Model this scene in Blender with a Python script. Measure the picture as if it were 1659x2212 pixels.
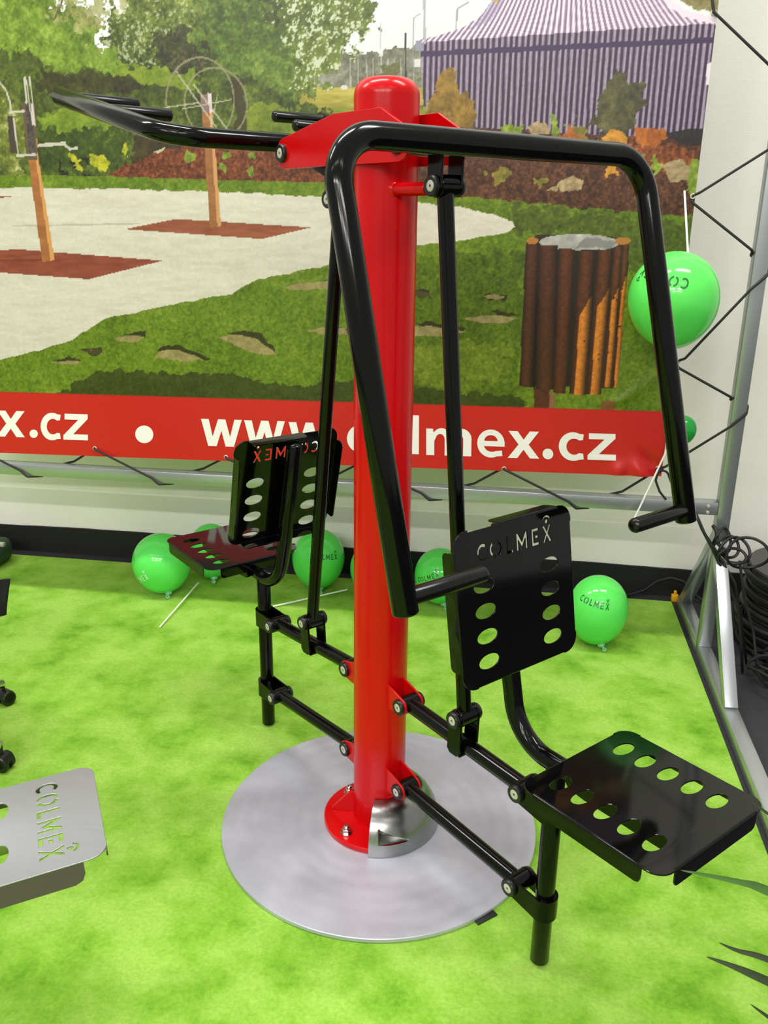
import bpy, bmesh, math, random
import numpy as np
from mathutils import Vector, Matrix

for o in list(bpy.data.objects):
    bpy.data.objects.remove(o)
scene = bpy.context.scene
COL = scene.collection
R = math.radians

# ------------------------------------------------------------------ camera
cam_d = bpy.data.cameras.new('camera')
cam_d.sensor_fit = 'VERTICAL'
cam_d.sensor_height = 36.0
cam_d.lens = 1874.3 / 2212 * 36.0
cam_d.clip_start = 0.05
cam = bpy.data.objects.new('camera', cam_d)
COL.objects.link(cam)
_r = Vector((0.988424, 0.151301, 0.011197)); _u = Vector((-0.059643, 0.31966, 0.945653)); _f = Vector((-0.139499, 0.935375, -0.324984))
cam.matrix_world = Matrix(((_r.x, _u.x, -_f.x, 0.302), (_r.y, _u.y, -_f.y, -1.996), (_r.z, _u.z, -_f.z, 1.608), (0, 0, 0, 1)))
scene.camera = cam

# ------------------------------------------------------------------ world, lights, exposure
world = bpy.data.worlds.new('exhibition_hall')
scene.world = world
world.use_nodes = True
bg = world.node_tree.nodes['Background']
bg.inputs['Color'].default_value = (1.0, 0.985, 0.955, 1)
bg.inputs['Strength'].default_value = 0.46

def area(name, loc, sx, sy, power, rot=(0, 0, 0), color=(1, 1, 1)):
    l = bpy.data.lights.new(name, 'AREA')
    l.shape = 'RECTANGLE'; l.size = sx; l.size_y = sy; l.energy = power; l.color = color
    o = bpy.data.objects.new(name, l)
    o.location = loc; o.rotation_euler = rot
    COL.objects.link(o)
    return o
# rows of fluorescent tubes under the hall roof, above the stand and on towards the back of the hall (out of the picture)
for y, w in ((0.1, 62), (-2.6, 8), (-5.4, 100), (-7.6, 130)):
    for x in (-3.0, -0.8, 1.4):
        area('ceiling_tube', (x, y, 4.3), 1.6, 0.2, w, color=(1.0, 0.97, 0.93))

scene.view_settings.view_transform = 'Standard'
scene.view_settings.look = 'None'
scene.view_settings.exposure = 0.20
scene.view_settings.gamma = 1.0
scene.view_settings.use_curve_mapping = False

# ------------------------------------------------------------------ helpers
def lin(c):
    def f(v):
        v /= 255.0
        return v / 12.92 if v <= 0.04045 else ((v + 0.055) / 1.055) ** 2.4
    return (f(c[0]), f(c[1]), f(c[2]), 1.0)

def new_mat(name):
    m = bpy.data.materials.new(name)
    m.use_nodes = True
    nt = m.node_tree
    return m, nt, nt.nodes['Principled BSDF']

def mat(name, color, rough=0.5, metal=0.0, spec=0.5, coat=0.0, coat_rough=0.05, bump=0.0, bump_scale=200.0, var=0.0, var_scale=8.0, sss=0.0, stretch=None):
    """plain procedural material: base colour, a little noise variation and fine relief"""
    m, nt, b = new_mat(name)
    b.inputs['Base Color'].default_value = lin(color)
    b.inputs['Roughness'].default_value = rough
    b.inputs['Metallic'].default_value = metal
    b.inputs['Specular IOR Level'].default_value = spec
    b.inputs['Coat Weight'].default_value = coat
    b.inputs['Coat Roughness'].default_value = coat_rough
    tc = nt.nodes.new('ShaderNodeTexCoord')
    src = tc.outputs['Object']
    if stretch:
        mp = nt.nodes.new('ShaderNodeMapping'); mp.inputs['Scale'].default_value = stretch
        nt.links.new(src, mp.inputs['Vector']); src = mp.outputs['Vector']
    if var > 0:
        n = nt.nodes.new('ShaderNodeTexNoise'); n.inputs['Scale'].default_value = var_scale; n.inputs['Detail'].default_value = 4
        r = nt.nodes.new('ShaderNodeMapRange')
        r.inputs['To Min'].default_value = 1 - var; r.inputs['To Max'].default_value = 1 + var
        mx = nt.nodes.new('ShaderNodeMix'); mx.data_type = 'RGBA'; mx.blend_type = 'MULTIPLY'
        mx.inputs['Factor'].default_value = 1
        mx.inputs['A'].default_value = lin(color)
        nt.links.new(src, n.inputs['Vector']); nt.links.new(n.outputs['Fac'], r.inputs['Value'])
        nt.links.new(r.outputs['Result'], mx.inputs['B']); nt.links.new(mx.outputs['Result'], b.inputs['Base Color'])
    if bump > 0:
        n = nt.nodes.new('ShaderNodeTexNoise'); n.inputs['Scale'].default_value = bump_scale; n.inputs['Detail'].default_value = 3
        bp = nt.nodes.new('ShaderNodeBump'); bp.inputs['Strength'].default_value = bump; bp.inputs['Distance'].default_value = 0.002
        nt.links.new(src, n.inputs['Vector']); nt.links.new(n.outputs['Fac'], bp.inputs['Height']); nt.links.new(bp.outputs['Normal'], b.inputs['Normal'])
    if sss > 0:
        b.inputs['Subsurface Weight'].default_value = sss
        b.inputs['Subsurface Radius'].default_value = (0.02, 0.05, 0.02)
        b.inputs['Subsurface Scale'].default_value = 0.3
    return m

def link(name, me, parent=None, loc=None, rot=None):
    o = bpy.data.objects.new(name, me)
    COL.objects.link(o)
    if parent: o.parent = parent
    if loc is not None: o.location = loc
    if rot is not None: o.rotation_euler = rot
    return o

def empty(name, loc=(0, 0, 0), rz=0.0):
    o = bpy.data.objects.new(name, None)
    o.empty_display_size = 0.1
    o.location = loc; o.rotation_euler = (0, 0, rz)
    COL.objects.link(o)
    return o

def tag(o, label, cat, group=None):
    o['label'] = label; o['category'] = cat
    if group: o['group'] = group
    return o

def structure(o, label=None):
    o['kind'] = 'structure'
    if label: o['label'] = label
    return o

class MB:
    """collects vertices and faces of one part"""
    def __init__(s): s.v = []; s.f = []; s.m = []
    def add(s, vs, fs, mi=0):
        k = len(s.v)
        s.v += [tuple(p) for p in vs]
        s.f += [tuple(i + k for i in f) for f in fs]
        s.m += [mi] * len(fs)
        return s
    def mesh(s, name, mats, smooth=35):
        me = bpy.data.meshes.new(name)
        me.from_pydata(s.v, [], s.f)
        for mm in (mats if isinstance(mats, (list, tuple)) else [mats]): me.materials.append(mm)
        me.polygons.foreach_set('material_index', s.m)
        if smooth:
            me.polygons.foreach_set('use_smooth', [True] * len(me.polygons))
            bm = bmesh.new(); bm.from_mesh(me); bmesh.ops.recalc_face_normals(bm, faces=bm.faces); bm.to_mesh(me); bm.free()
            me.set_sharp_from_angle(angle=R(smooth))
        else:
            bm = bmesh.new(); bm.from_mesh(me); bmesh.ops.recalc_face_normals(bm, faces=bm.faces); bm.to_mesh(me); bm.free()
        me.update()
        return me
    def build(s, name, mats, parent=None, smooth=35, loc=None, rot=None):
        return link(name, s.mesh(name, mats, smooth), parent, loc, rot)
    # --- shapes
    def box(s, lo, hi, bev=0.0, mi=0, mtx=None):
        bm = bmesh.new()
        bmesh.ops.create_cube(bm, size=1.0)
        c = [(a + b) / 2 for a, b in zip(lo, hi)]; d = [abs(b - a) for a, b in zip(lo, hi)]
        for v in bm.verts: v.co = Vector((c[0] + v.co.x * d[0], c[1] + v.co.y * d[1], c[2] + v.co.z * d[2]))
        if bev > 0: bmesh.ops.bevel(bm, geom=list(bm.edges), offset=bev, segments=2, affect='EDGES', profile=0.5)
        if mtx is not None: bm.transform(mtx)
        bm.verts.index_update()
        s.add([v.co.copy() for v in bm.verts], [[v.index for v in f.verts] for f in bm.faces], mi)
        bm.free(); return s
    def bar(s, p0, p1, w, h, bev=0.0, mi=0, up=(0, 0, 1)):
        """rectangular bar from p0 to p1"""
        p0 = Vector(p0); p1 = Vector(p1); d = p1 - p0; L = d.length; z = d.normalized()
        x = Vector(up).cross(z)
        if x.length < 1e-5: x = Vector((1, 0, 0))
        x.normalize(); y = z.cross(x)
        m = Matrix(((x.x, y.x, z.x, p0.x), (x.y, y.y, z.y, p0.y), (x.z, y.z, z.z, p0.z), (0, 0, 0, 1)))
        return s.box((-w / 2, -h / 2, 0), (w / 2, h / 2, L), bev, mi, m)
    def tube(s, pts, rad, n=20, fillet=0.0, cap=0.35, seg=10, mi=0):
        """round tube along a polyline, corners filleted, ends slightly domed; rad may be a list"""
        P = [Vector(p) for p in pts]
        rads = list(rad) if isinstance(rad, (list, tuple)) else None
        path = [P[0]]; rr = [rads[0] if rads else rad]
        for i in range(1, len(P) - 1):
            fr = fillet[i - 1] if isinstance(fillet, (list, tuple)) else fillet
            a = (P[i - 1] - P[i]); b = (P[i + 1] - P[i])
            ang = a.angle(b)
            if fr > 0 and ang < math.pi - 0.02:
                t = min(fr / math.tan(ang / 2), a.length * 0.49, b.length * 0.49)
                r_ = t * math.tan(ang / 2)
                an = a.normalized(); bn = b.normalized()
                c = P[i] + (an + bn).normalized() * (r_ / math.sin(ang / 2))
                A = P[i] + an * t; B = P[i] + bn * t
                va = A - c; vb = B - c; tot = va.angle(vb); ax = va.cross(vb).normalized()
                for k in range(seg + 1):
                    path.append(c + Matrix.Rotation(tot * k / seg, 3, ax) @ va)
                    rr.append(rads[i] if rads else rad)
            else:
                path.append(P[i]); rr.append(rads[i] if rads else rad)
        path.append(P[-1]); rr.append(rads[-1] if rads else rad)
        # parallel transport
        T = []
        for i in range(len(path)):
            if i == 0: t = path[1] - path[0]
            elif i == len(path) - 1: t = path[-1] - path[-2]
            else: t = (path[i + 1] - path[i]).normalized() + (path[i] - path[i - 1]).normalized()
            T.append(t.normalized())
        nrm = T[0].orthogonal().normalized()
        vs = []; fs = []
        rings = []
        def ring(c, nn, t, r_):
            b_ = t.cross(nn)
            k = len(vs)
            for j in range(n):
                a_ = 2 * math.pi * j / n
                vs.append(c + nn * (math.cos(a_) * r_) + b_ * (math.sin(a_) * r_))
            rings.append(k)
        frames = []
        for i in range(len(path)):
            if i:
                q = T[i - 1].rotation_difference(T[i]); nrm = (q @ nrm).normalized()
            frames.append(nrm.copy())
        if cap > 0:
            for a_ in (75, 50, 25):
                ring(path[0] - T[0] * (cap * rr[0] * math.sin(R(a_))) , frames[0], T[0], rr[0] * math.cos(R(a_)))
        for i in range(len(path)): ring(path[i], frames[i], T[i], rr[i])
        if cap > 0:
            for a_ in (25, 50, 75):
                ring(path[-1] + T[-1] * (cap * rr[-1] * math.sin(R(a_))), frames[-1], T[-1], rr[-1] * math.cos(R(a_)))
        for a_, b_ in zip(rings[:-1], rings[1:]):
            for j in range(n):
                j2 = (j + 1) % n
                fs.append((a_ + j, a_ + j2, b_ + j2, b_ + j))
        fs.append(tuple(rings[0] + j for j in range(n))[::-1])
        fs.append(tuple(rings[-1] + j for j in range(n)))
        return s.add(vs, fs, mi)
    def lathe(s, prof, n=40, c=(0, 0, 0), axis='z', a0=0.0, a1=360.0, mi=0, closed=False):
        """prof: list of (r, h) revolved about an axis through c"""
        full = abs(a1 - a0 - 360) < 1e-6
        m = n if full else n + 1
        vs = []; fs = []
        for r_, h in prof:
            for j in range(m):
                a_ = R(a0 + (a1 - a0) * j / n)
                p = (r_ * math.cos(a_), r_ * math.sin(a_), h)
                if axis == 'y': p = (p[0], p[2], p[1])
                elif axis == 'x': p = (p[2], p[0], p[1])
                vs.append((c[0] + p[0], c[1] + p[1], c[2] + p[2]))
        np_ = len(prof)
        for i in range(np_ if closed else np_ - 1):
            i2 = (i + 1) % np_
            for j in range(n):
                j2 = (j + 1) % m
                fs.append((i * m + j, i * m + j2, i2 * m + j2, i2 * m + j))
        if not closed and full:
            if prof[0][0] > 1e-6: fs.append(tuple(range(m))[::-1])
            if prof[-1][0] > 1e-6: fs.append(tuple((np_ - 1) * m + j for j in range(m)))
        if closed and not full:
            fs.append(tuple(i * m for i in range(np_))); fs.append(tuple(i * m + m - 1 for i in range(np_))[::-1])
        return s.add(vs, fs, mi)
    def cyl(s, p0, p1, r_, n=24, ch=0.0, mi=0):
        """cylinder with chamfered rims"""
        p0 = Vector(p0); p1 = Vector(p1); L = (p1 - p0).length; z = (p1 - p0).normalized()
        x = z.orthogonal().normalized(); y = z.cross(x)
        prof = [(r_ - ch, 0), (r_, ch), (r_, L - ch), (r_ - ch, L)] if ch > 0 else [(r_, 0), (r_, L)]
        vs = []; fs = []
        for rr_, h in prof:
            for j in range(n):
                a_ = 2 * math.pi * j / n
                vs.append(p0 + z * h + x * (rr_ * math.cos(a_)) + y * (rr_ * math.sin(a_)))
        for i in range(len(prof) - 1):
            for j in range(n):
                fs.append((i * n + j, i * n + (j + 1) % n, (i + 1) * n + (j + 1) % n, (i + 1) * n + j))
        fs.append(tuple(range(n))[::-1]); fs.append(tuple((len(prof) - 1) * n + j for j in range(n)))
        return s.add(vs, fs, mi)
    def flat(s, polys, th, mtx, bev=0.0, mi=0):
        """polygons (outline and holes, even-odd) filled in their own plane, given a thickness, moved by mtx"""
        v, f = fill(polys, th, bev)
        return s.add([mtx @ Vector(p) for p in v], f, mi)

def fill(polys, th=0.0, bev=0.0):
    cu = bpy.data.curves.new('tmp', 'CURVE')
    cu.dimensions = '2D'; cu.fill_mode = 'BOTH' if th > 0 else 'FRONT'; cu.extrude = max(0, th / 2 - bev); cu.bevel_depth = bev; cu.offset = -bev
    cu.bevel_resolution = 1
    for pl in polys:
        sp = cu.splines.new('POLY'); sp.points.add(len(pl) - 1)
        for q, p in zip(sp.points, pl): q.co = (p[0], p[1], 0, 1)
        sp.use_cyclic_u = True
    ob = bpy.data.objects.new('tmp', cu); COL.objects.link(ob)
    me = ob.to_mesh()
    v = [tuple(x.co) for x in me.vertices]; f = [tuple(p.vertices) for p in me.polygons]
    ob.to_mesh_clear()
    bpy.data.objects.remove(ob); bpy.data.curves.remove(cu)
    return v, f

def circ(cx, cy, rx, ry=None, n=28, a0=0, a1=360):
    ry = rx if ry is None else ry
    m = n if a1 - a0 >= 360 else n + 1
    return [(cx + rx * math.cos(R(a0 + (a1 - a0) * i / n)), cy + ry * math.sin(R(a0 + (a1 - a0) * i / n))) for i in range(m)]

def arc_band(cx, cy, ro, ri, a0, a1, sx=1.0, n=18):
    """a ring sector as polygon"""
    o = [(cx + sx * ro * math.cos(R(a0 + (a1 - a0) * i / n)), cy + ro * math.sin(R(a0 + (a1 - a0) * i / n))) for i in range(n + 1)]
    i_ = [(cx + sx * ri * math.cos(R(a0 + (a1 - a0) * i / n)), cy + ri * math.sin(R(a0 + (a1 - a0) * i / n))) for i in range(n + 1)]
    return o + i_[::-1]

def hull(pts):
    pts = sorted(set((round(a, 6), round(b, 6)) for a, b in pts))
    def half(ps):
        h = []
        for p in ps:
            while len(h) > 1 and (h[-1][0] - h[-2][0]) * (p[1] - h[-2][1]) - (h[-1][1] - h[-2][1]) * (p[0] - h[-2][0]) <= 0: h.pop()
            h.append(p)
        return h
    a = half(pts); b = half(pts[::-1])
    return a[:-1] + b[:-1]

def rrect(x0, y0, x1, y1, r_, n=7):
    out = []
    for cx, cy, a in ((x1 - r_, y1 - r_, 0), (x0 + r_, y1 - r_, 90), (x0 + r_, y0 + r_, 180), (x1 - r_, y0 + r_, 270)):
        out += circ(cx, cy, r_, n=n, a0=a, a1=a + 90)
    return out

XZ = Matrix(((1, 0, 0, 0), (0, 0, 1, 0), (0, 1, 0, 0), (0, 0, 0, 1)))   # 2D (x, y) -> (x, 0, z)
def xz_at(y): return Matrix.Translation((0, y, 0)) @ XZ

# stencil capitals of the maker's name: (x offset, polygons) in units of the letter height
def stencil_word():
    t = 0.085; out = []
    out.append(arc_band(0.42, 0.5, 0.5, 0.5 - 2 * t, 48, 312, sx=0.82))                 # C
    out.append(arc_band(1.42, 0.5, 0.5, 0.5 - 2 * t, 104, 256, sx=0.9))                 # O, left half
    out.append(arc_band(1.46, 0.5, 0.5, 0.5 - 2 * t, -76, 76, sx=0.9))                  # O, right half
    x = 2.28
    out.append([(x, 0), (x + .52, 0), (x + .52, .15), (x + .16, .15), (x + .16, 1), (x, 1)])       # L
    x = 3.10
    out.append([(x, 0), (x + .15, 0), (x + .15, .62), (x + .44, .12), (x + .73, .62), (x + .73, 0), (x + .88, 0), (x + .88, 1), (x + .74, 1), (x + .44, .45), (x + .14, 1), (x, 1)])   # M
    x = 4.36
    out.append([(x, 0), (x + .58, 0), (x + .58, .15), (x + .16, .15), (x + .16, .85), (x + .58, .85), (x + .58, 1), (x, 1)])   # E
    out.append([(x + .28, .42), (x + .52, .42), (x + .52, .58), (x + .28, .58)])
    x = 5.28
    out.append([(x, 0), (x + .17, 0), (x + .36, .36), (x + .55, 0), (x + .72, 0), (x + .45, .5), (x + .72, 1), (x + .55, 1), (x + .36, .64), (x + .17, 1), (x, 1), (x + .27, .5)])       # X
    out.append(circ(x + .36, 1.24, .13, n=14))                                            # head
    out.append(arc_band(x + .36, 1.24, .36, .26, 25, 155, n=10))                          # arms
    return out
WORD = stencil_word(); WORD_W = 6.0

# ------------------------------------------------------------------ materials
M_red = mat('red_powder_coat', (190, 5, 10), rough=0.22, spec=0.28, bump=0.04, bump_scale=260)
M_black = mat('black_gloss_paint', (5, 5, 5), rough=0.13, spec=0.26)
M_blackplate = mat('black_gloss_sheet', (5, 5, 5), rough=0.07, spec=0.34)
M_grip = mat('black_grip', (7, 7, 7), rough=0.24, spec=0.4)
M_plastic = mat('black_plastic_cap', (14, 14, 14), rough=0.4)
M_steel = mat('bolt_steel', (196, 192, 178), rough=0.4, metal=0.35)
M_dark = mat('dark_recess', (20, 20, 20), rough=0.8)
M_stainless = mat('polished_stainless_cover', (150, 151, 148), rough=0.27, metal=1.0, var=0.15, var_scale=9)
M_alu = mat('aluminium_profile', (178, 182, 184), rough=0.3, metal=0.8, var=0.05, var_scale=5)
M_cord = mat('black_elastic_cord', (26, 26, 24), rough=0.7)
M_cable = mat('black_rubber_cable', (14, 14, 15), rough=0.5)
M_white = mat('white_plastic_stick', (238, 238, 230), rough=0.4)
M_chrome = mat('chrome', (200, 200, 200), rough=0.15, metal=1.0)
# ------------------------------------------------------------------ the setting
BY = 1.18            # plane of the banner frame
WALL_Y = 1.75

m, nt, b = new_mat('green_carpet')
tc = nt.nodes.new('ShaderNodeTexCoord')
n1 = nt.nodes.new('ShaderNodeTexNoise'); n1.inputs['Scale'].default_value = 5.5; n1.inputs['Detail'].default_value = 5; n1.inputs['Roughness'].default_value = 0.62
n2 = nt.nodes.new('ShaderNodeTexNoise'); n2.inputs['Scale'].default_value = 95; n2.inputs['Detail'].default_value = 4; n2.inputs['Roughness'].default_value = 0.75
cr = nt.nodes.new('ShaderNodeValToRGB')
cr.color_ramp.elements[0].position = 0.30; cr.color_ramp.elements[0].color = lin((88, 146, 26))
cr.color_ramp.elements[1].position = 0.60; cr.color_ramp.elements[1].color = lin((148, 192, 78))
e_ = cr.color_ramp.elements.new(0.45); e_.color = lin((126, 176, 54))
mx = nt.nodes.new('ShaderNodeMix'); mx.data_type = 'RGBA'; mx.blend_type = 'MULTIPLY'; mx.inputs['Factor'].default_value = 1
mr = nt.nodes.new('ShaderNodeMapRange'); mr.inputs['From Min'].default_value = 0.3; mr.inputs['From Max'].default_value = 0.7; mr.inputs['To Min'].default_value = 0.80; mr.inputs['To Max'].default_value = 1.12
bp = nt.nodes.new('ShaderNodeBump'); bp.inputs['Strength'].default_value = 0.5; bp.inputs['Distance'].default_value = 0.004
L = nt.links.new
L(tc.outputs['Object'], n1.inputs['Vector']); L(tc.outputs['Object'], n2.inputs['Vector'])
L(n1.outputs['Fac'], cr.inputs['Fac']); L(n2.outputs['Fac'], mr.inputs['Value'])
L(cr.outputs['Color'], mx.inputs['A']); L(mr.outputs['Result'], mx.inputs['B']); L(mx.outputs['Result'], b.inputs['Base Color'])
L(n2.outputs['Fac'], bp.inputs['Height']); L(bp.outputs['Normal'], b.inputs['Normal'])
b.inputs['Roughness'].default_value = 0.95; b.inputs['Specular IOR Level'].default_value = 0.1
b.inputs['Sheen Weight'].default_value = 0.25; b.inputs['Sheen Tint'].default_value = lin((200, 240, 120))
M_carpet = m

M_floor = mat('dark_hall_floor', (40, 40, 44), rough=0.75, var=0.12, var_scale=30, bump=0.2, bump_scale=120)
M_wall = mat('white_wall_board', (238, 236, 226), rough=0.7, bump=0.25, bump_scale=60, var=0.025, var_scale=18, stretch=(0.5, 1, 9))
M_skirt = mat('black_skirting', (13, 13, 13), rough=0.75)

mb = MB(); mb.box((-6, -6, -0.06), (6, WALL_Y + 0.1, -0.008)); structure(mb.build('floor', M_floor, smooth=0))
mb = MB(); mb.box((-6, WALL_Y, -0.008), (6, WALL_Y + 0.08, 4.0)); structure(mb.build('wall_back', M_wall, smooth=0))
# the black skirting, a little wavy along its upper edge like the loose cloth in the picture
mb = MB(); vs = []; fs = []; nseg = 120
rng = random.Random(4)
for i in range(nseg + 1):
    x_ = -5 + 10 * i / nseg
    zt = 0.124 + 0.004 * math.sin(x_ * 3.1) + rng.uniform(-0.002, 0.002)
    vs += [(x_, WALL_Y - 0.012, -0.008), (x_, WALL_Y - 0.012, zt), (x_, WALL_Y, zt)]
for i in range(nseg):
    for k in range(2): fs.append((3 * i + k, 3 * i + k + 1, 3 * i + 4 + k, 3 * i + 3 + k))
mb.add(vs, fs); structure(mb.build('baseboard_back', M_skirt, smooth=0))

# carpet: a thick plush sheet laid on the hall floor
mb = MB(); mb.box((-4.5, -4.5, -0.0078), (1.048, 1.665, 0.0), bev=0.003)
tag(mb.build('carpet', M_carpet, smooth=0), 'bright lime green plush carpet covering the floor of the stand', 'carpet')

# ------------------------------------------------------------------ banner frame
fr = empty('banner_stand', (1.09, BY, 0))
tag(fr, 'silver aluminium frame that the printed banner is laced into', 'frame')
def part(name, mb, mats, parent, smooth=35):
    o = mb.build(name, mats, parent, smooth)
    o.matrix_parent_inverse = parent.matrix_world.inverted() if False else Matrix.Translation(-Vector(parent.location))
    return o
mb = MB(); mb.box((1.066, BY - .025, -0.008), (1.114, BY + .025, 3.35), bev=.003); part('post', mb, M_alu, fr)
mb = MB(); mb.box((-2.9, BY - .025, .577), (1.0655, BY + .025, .625), bev=.003); part('bottom_rail', mb, M_alu, fr)
mb = MB(); mb.box((-2.9, BY - .025, 3.25), (1.0655, BY + .025, 3.30), bev=.003); part('top_rail', mb, M_alu, fr)
mb = MB(); mb.box((-2.95, BY - .025, -.008), (-2.9005, BY + .025, 3.35), bev=.003); part('post', mb, M_alu, fr)
for sx in (1.09,):
    mb = MB(); mb.box((sx - .025, .06, -.008), (sx + .025, BY - .0255, .042), bev=.003); part('base_bar', mb, M_alu, fr)
    mb = MB(); mb.box((sx - .025, BY + .0255, -.008), (sx + .025, 1.64, .042), bev=.003); part('base_bar', mb, M_alu, fr)
    mb = MB(); mb.bar((sx, BY - .0, .47), (sx, .715, .035), .044, .044, bev=.003, up=(1, 0, 0)); part('brace', mb, M_alu, fr)
    mb = MB(); mb.bar((sx, BY + .0, .50), (sx, 1.60, .035), .044, .044, bev=.003, up=(1, 0, 0)); part('brace', mb, M_alu, fr)
    mb = MB(); mb.box((sx - .026, .04, -.008), (sx + .026, .062, .043), bev=.004); part('end_cap', mb, M_plastic, fr)
for zz in (.588, .612):
    mb = MB(); mb.cyl((1.03, BY - .026, zz), (1.03, BY - .030, zz), .006, 10, .001); part('bolt_head', mb, M_steel, fr)

# ------------------------------------------------------------------ banner: printed cloth
XL, XR, ZT = -2.15, 0.856, 2.46
def z_bottom(x): return 0.6931 + 0.0176 * x
def z_band(x): return 0.938 + 0.0127 * x
HX = 0.0034
NX = int((XR - XL) / HX); NB = 70; NZ = int((ZT - 0.93) / HX)
xs = np.linspace(XL, XR, NX + 1)
vv = np.concatenate([np.linspace(0, 1, NB + 1), 1 + np.linspace(0, 1, NZ + 1)[1:], 2 + np.linspace(0, 1, 26)[1:]])
Xg = np.repeat(xs[None, :], len(vv), 0)
zb = z_bottom(xs)[None, :]; zc = z_band(xs)[None, :]
Zg = np.where(vv[:, None] <= 1, zb + (zc - zb) * vv[:, None], zc + (ZT - zc) * np.minimum(vv[:, None] - 1, 1) + .70 * np.maximum(vv[:, None] - 2, 0))
PX, PZ = Xg.ravel(), Zg.ravel()

def vnoise(scale, seed, octaves=3, ax=1.0, az=1.0, rough=0.55):
    """smooth value noise over the banner, 0..1, feature size in metres"""
    rs = np.random.RandomState(seed); tot = np.zeros(PX.shape); amp = 1.0; s = 0.0
    for k in range(octaves):
        fx = (PX - XL) / (scale * ax); fz = (PZ - 0.6) / (scale * az)
        nx_ = int(fx.max()) + 3; nz_ = int(fz.max()) + 3
        g = rs.rand(nz_, nx_)
        ix = fx.astype(int); iz = fz.astype(int); tx = fx - ix; tz = fz - iz
        tx = tx * tx * (3 - 2 * tx); tz = tz * tz * (3 - 2 * tz)
        tot += amp * ((g[iz, ix] * (1 - tx) + g[iz, ix + 1] * tx) * (1 - tz) + (g[iz + 1, ix] * (1 - tx) + g[iz + 1, ix + 1] * tx) * tz)
        s += amp; amp *= rough; scale /= 2
    return np.clip((tot / s - 0.5) * 1.5 + 0.5, 0, 1)
N_big = vnoise(.16, 1, 4); N_mid = vnoise(.055, 2, 4, rough=.65); N_fine = vnoise(.018, 3, 3, rough=.8); N_grain = vnoise(.008, 4, 2, rough=.9)
N_h = vnoise(.012, 5, 3, ax=5, az=1); JX = vnoise(.03, 6, 3) - .5; JZ = vnoise(.03, 7, 3) - .5
N_clump = vnoise(.028, 8, 4, rough=.75)
COLR = np.zeros((len(PX), 3))
# artwork points are image pixels; this plane homography maps them to metres on the banner (x to the right, z up)
_h = (1.60732, 0.04688, -1.53700, 0.14073, -1.77512, 2.29298, 0.07637, -0.16135)
def Bp(x_, y_):
    x_ /= 1000.0; y_ /= 1000.0
    w_ = _h[6] * x_ + _h[7] * y_ + 1
    return ((_h[0] * x_ + _h[1] * y_ + _h[2]) / w_, (_h[3] * x_ + _h[4] * y_ + _h[5]) / w_)
class ImagePx:  # point lists given in image pixels
    def __getitem__(s, pts): return [Bp(*p) for p in pts]
B = ImagePx()

def inside(poly, jit=0.0):
    poly = np.array(poly)
    qx, qz = PX + JX * jit, PZ + JZ * jit
    m_ = np.zeros(len(PX), bool)
    sel = np.where((qx >= poly[:, 0].min()) & (qx <= poly[:, 0].max()) & (qz >= poly[:, 1].min()) & (qz <= poly[:, 1].max()))[0]
    if len(sel) == 0: return m_
    x_, z_ = qx[sel], qz[sel]; r_ = np.zeros(len(sel), bool)
    for (x1, y1), (x2, y2) in zip(poly, np.roll(poly, -1, 0)):
        if y1 == y2: continue
        c_ = ((y1 > z_) != (y2 > z_)) & (x_ < (x2 - x1) * (z_ - y1) / (y2 - y1) + x1)
        r_ ^= c_
    m_[sel] = r_
    return m_
def ell(c_, rx, rz, jit=0.0, rot=0.0):
    dx = PX + JX * jit - c_[0]; dz = PZ + JZ * jit - c_[1]
    k, s_ = math.cos(rot), math.sin(rot)
    return ((dx * k + dz * s_) / rx) ** 2 + ((-dx * s_ + dz * k) / rz) ** 2 <= 1
def seg_mask(p, q, w):
    p = np.array(p); q = np.array(q); d = q - p; L2 = d @ d
    t = np.clip(((PX - p[0]) * d[0] + (PZ - p[1]) * d[1]) / L2, 0, 1)
    return np.hypot(PX - p[0] - t * d[0], PZ - p[1] - t * d[1]) < w / 2
def ring_mask(c_, rx, rz, w, rot=0.0):
    dx = PX - c_[0]; dz = PZ - c_[1]; k, s_ = math.cos(rot), math.sin(rot)
    q = np.hypot((dx * k + dz * s_) / rx, (-dx * s_ + dz * k) / rz)
    return np.abs(q - 1) * min(rx, rz) < w / 2
def col(*c): return np.array(c) / 255.0
def ramp(nz, stops):
    """colour ramp over a noise field"""
    pos = [s_[0] for s_ in stops]; out = np.empty((len(nz), 3))
    for k in range(3): out[:, k] = np.interp(nz, pos, [s_[1][k] / 255 for s_ in stops])
    return out
def put(mask, c_, a=1.0):
    c_ = np.asarray(c_)
    src = c_[mask] if c_.ndim == 2 else c_
    COLR[mask] = COLR[mask] * (1 - a) + src * a
leaf = np.clip(N_mid * .45 + N_fine * .4 + N_big * .3 - .08 + (N_grain - .5) * .3, 0, 1)
leaf2 = np.clip(N_clump * .6 + N_grain * .25 + N_big * .25 - .05, 0, 1)
grain = (N_grain - .5)[:, None]

# sky and far background
COLR[:] = col(222, 226, 224)
put(inside(B[(700,120),(760,112),(800,100),(860,108),(905,100),(960,115),(960,260),(600,260),(640,180)], .05), ramp(leaf, [(0, (88, 86, 72)), (.5, (132, 132, 112)), (1, (178, 180, 160))]))
for x_ in (757, 774, 792, 806, 824, 838, 852, 866, 893): put(seg_mask(Bp(x_,128), Bp(x_+1,190), .004), col(196, 196, 184), .6)
put(inside(B[(560,196),(700,190),(930,188),(930,320),(560,320)]), ramp(N_h, [(0, (146, 138, 56)), (.6, (178, 166, 74)), (1, (198, 184, 100))]))
put(inside(B[(560,225),(700,232),(930,236),(930,320),(560,320)]), ramp(N_h, [(0, (126, 136, 40)), (1, (160, 160, 60))]))
put(ell(Bp(744,189), .012, .007), col(210, 208, 200))
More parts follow.
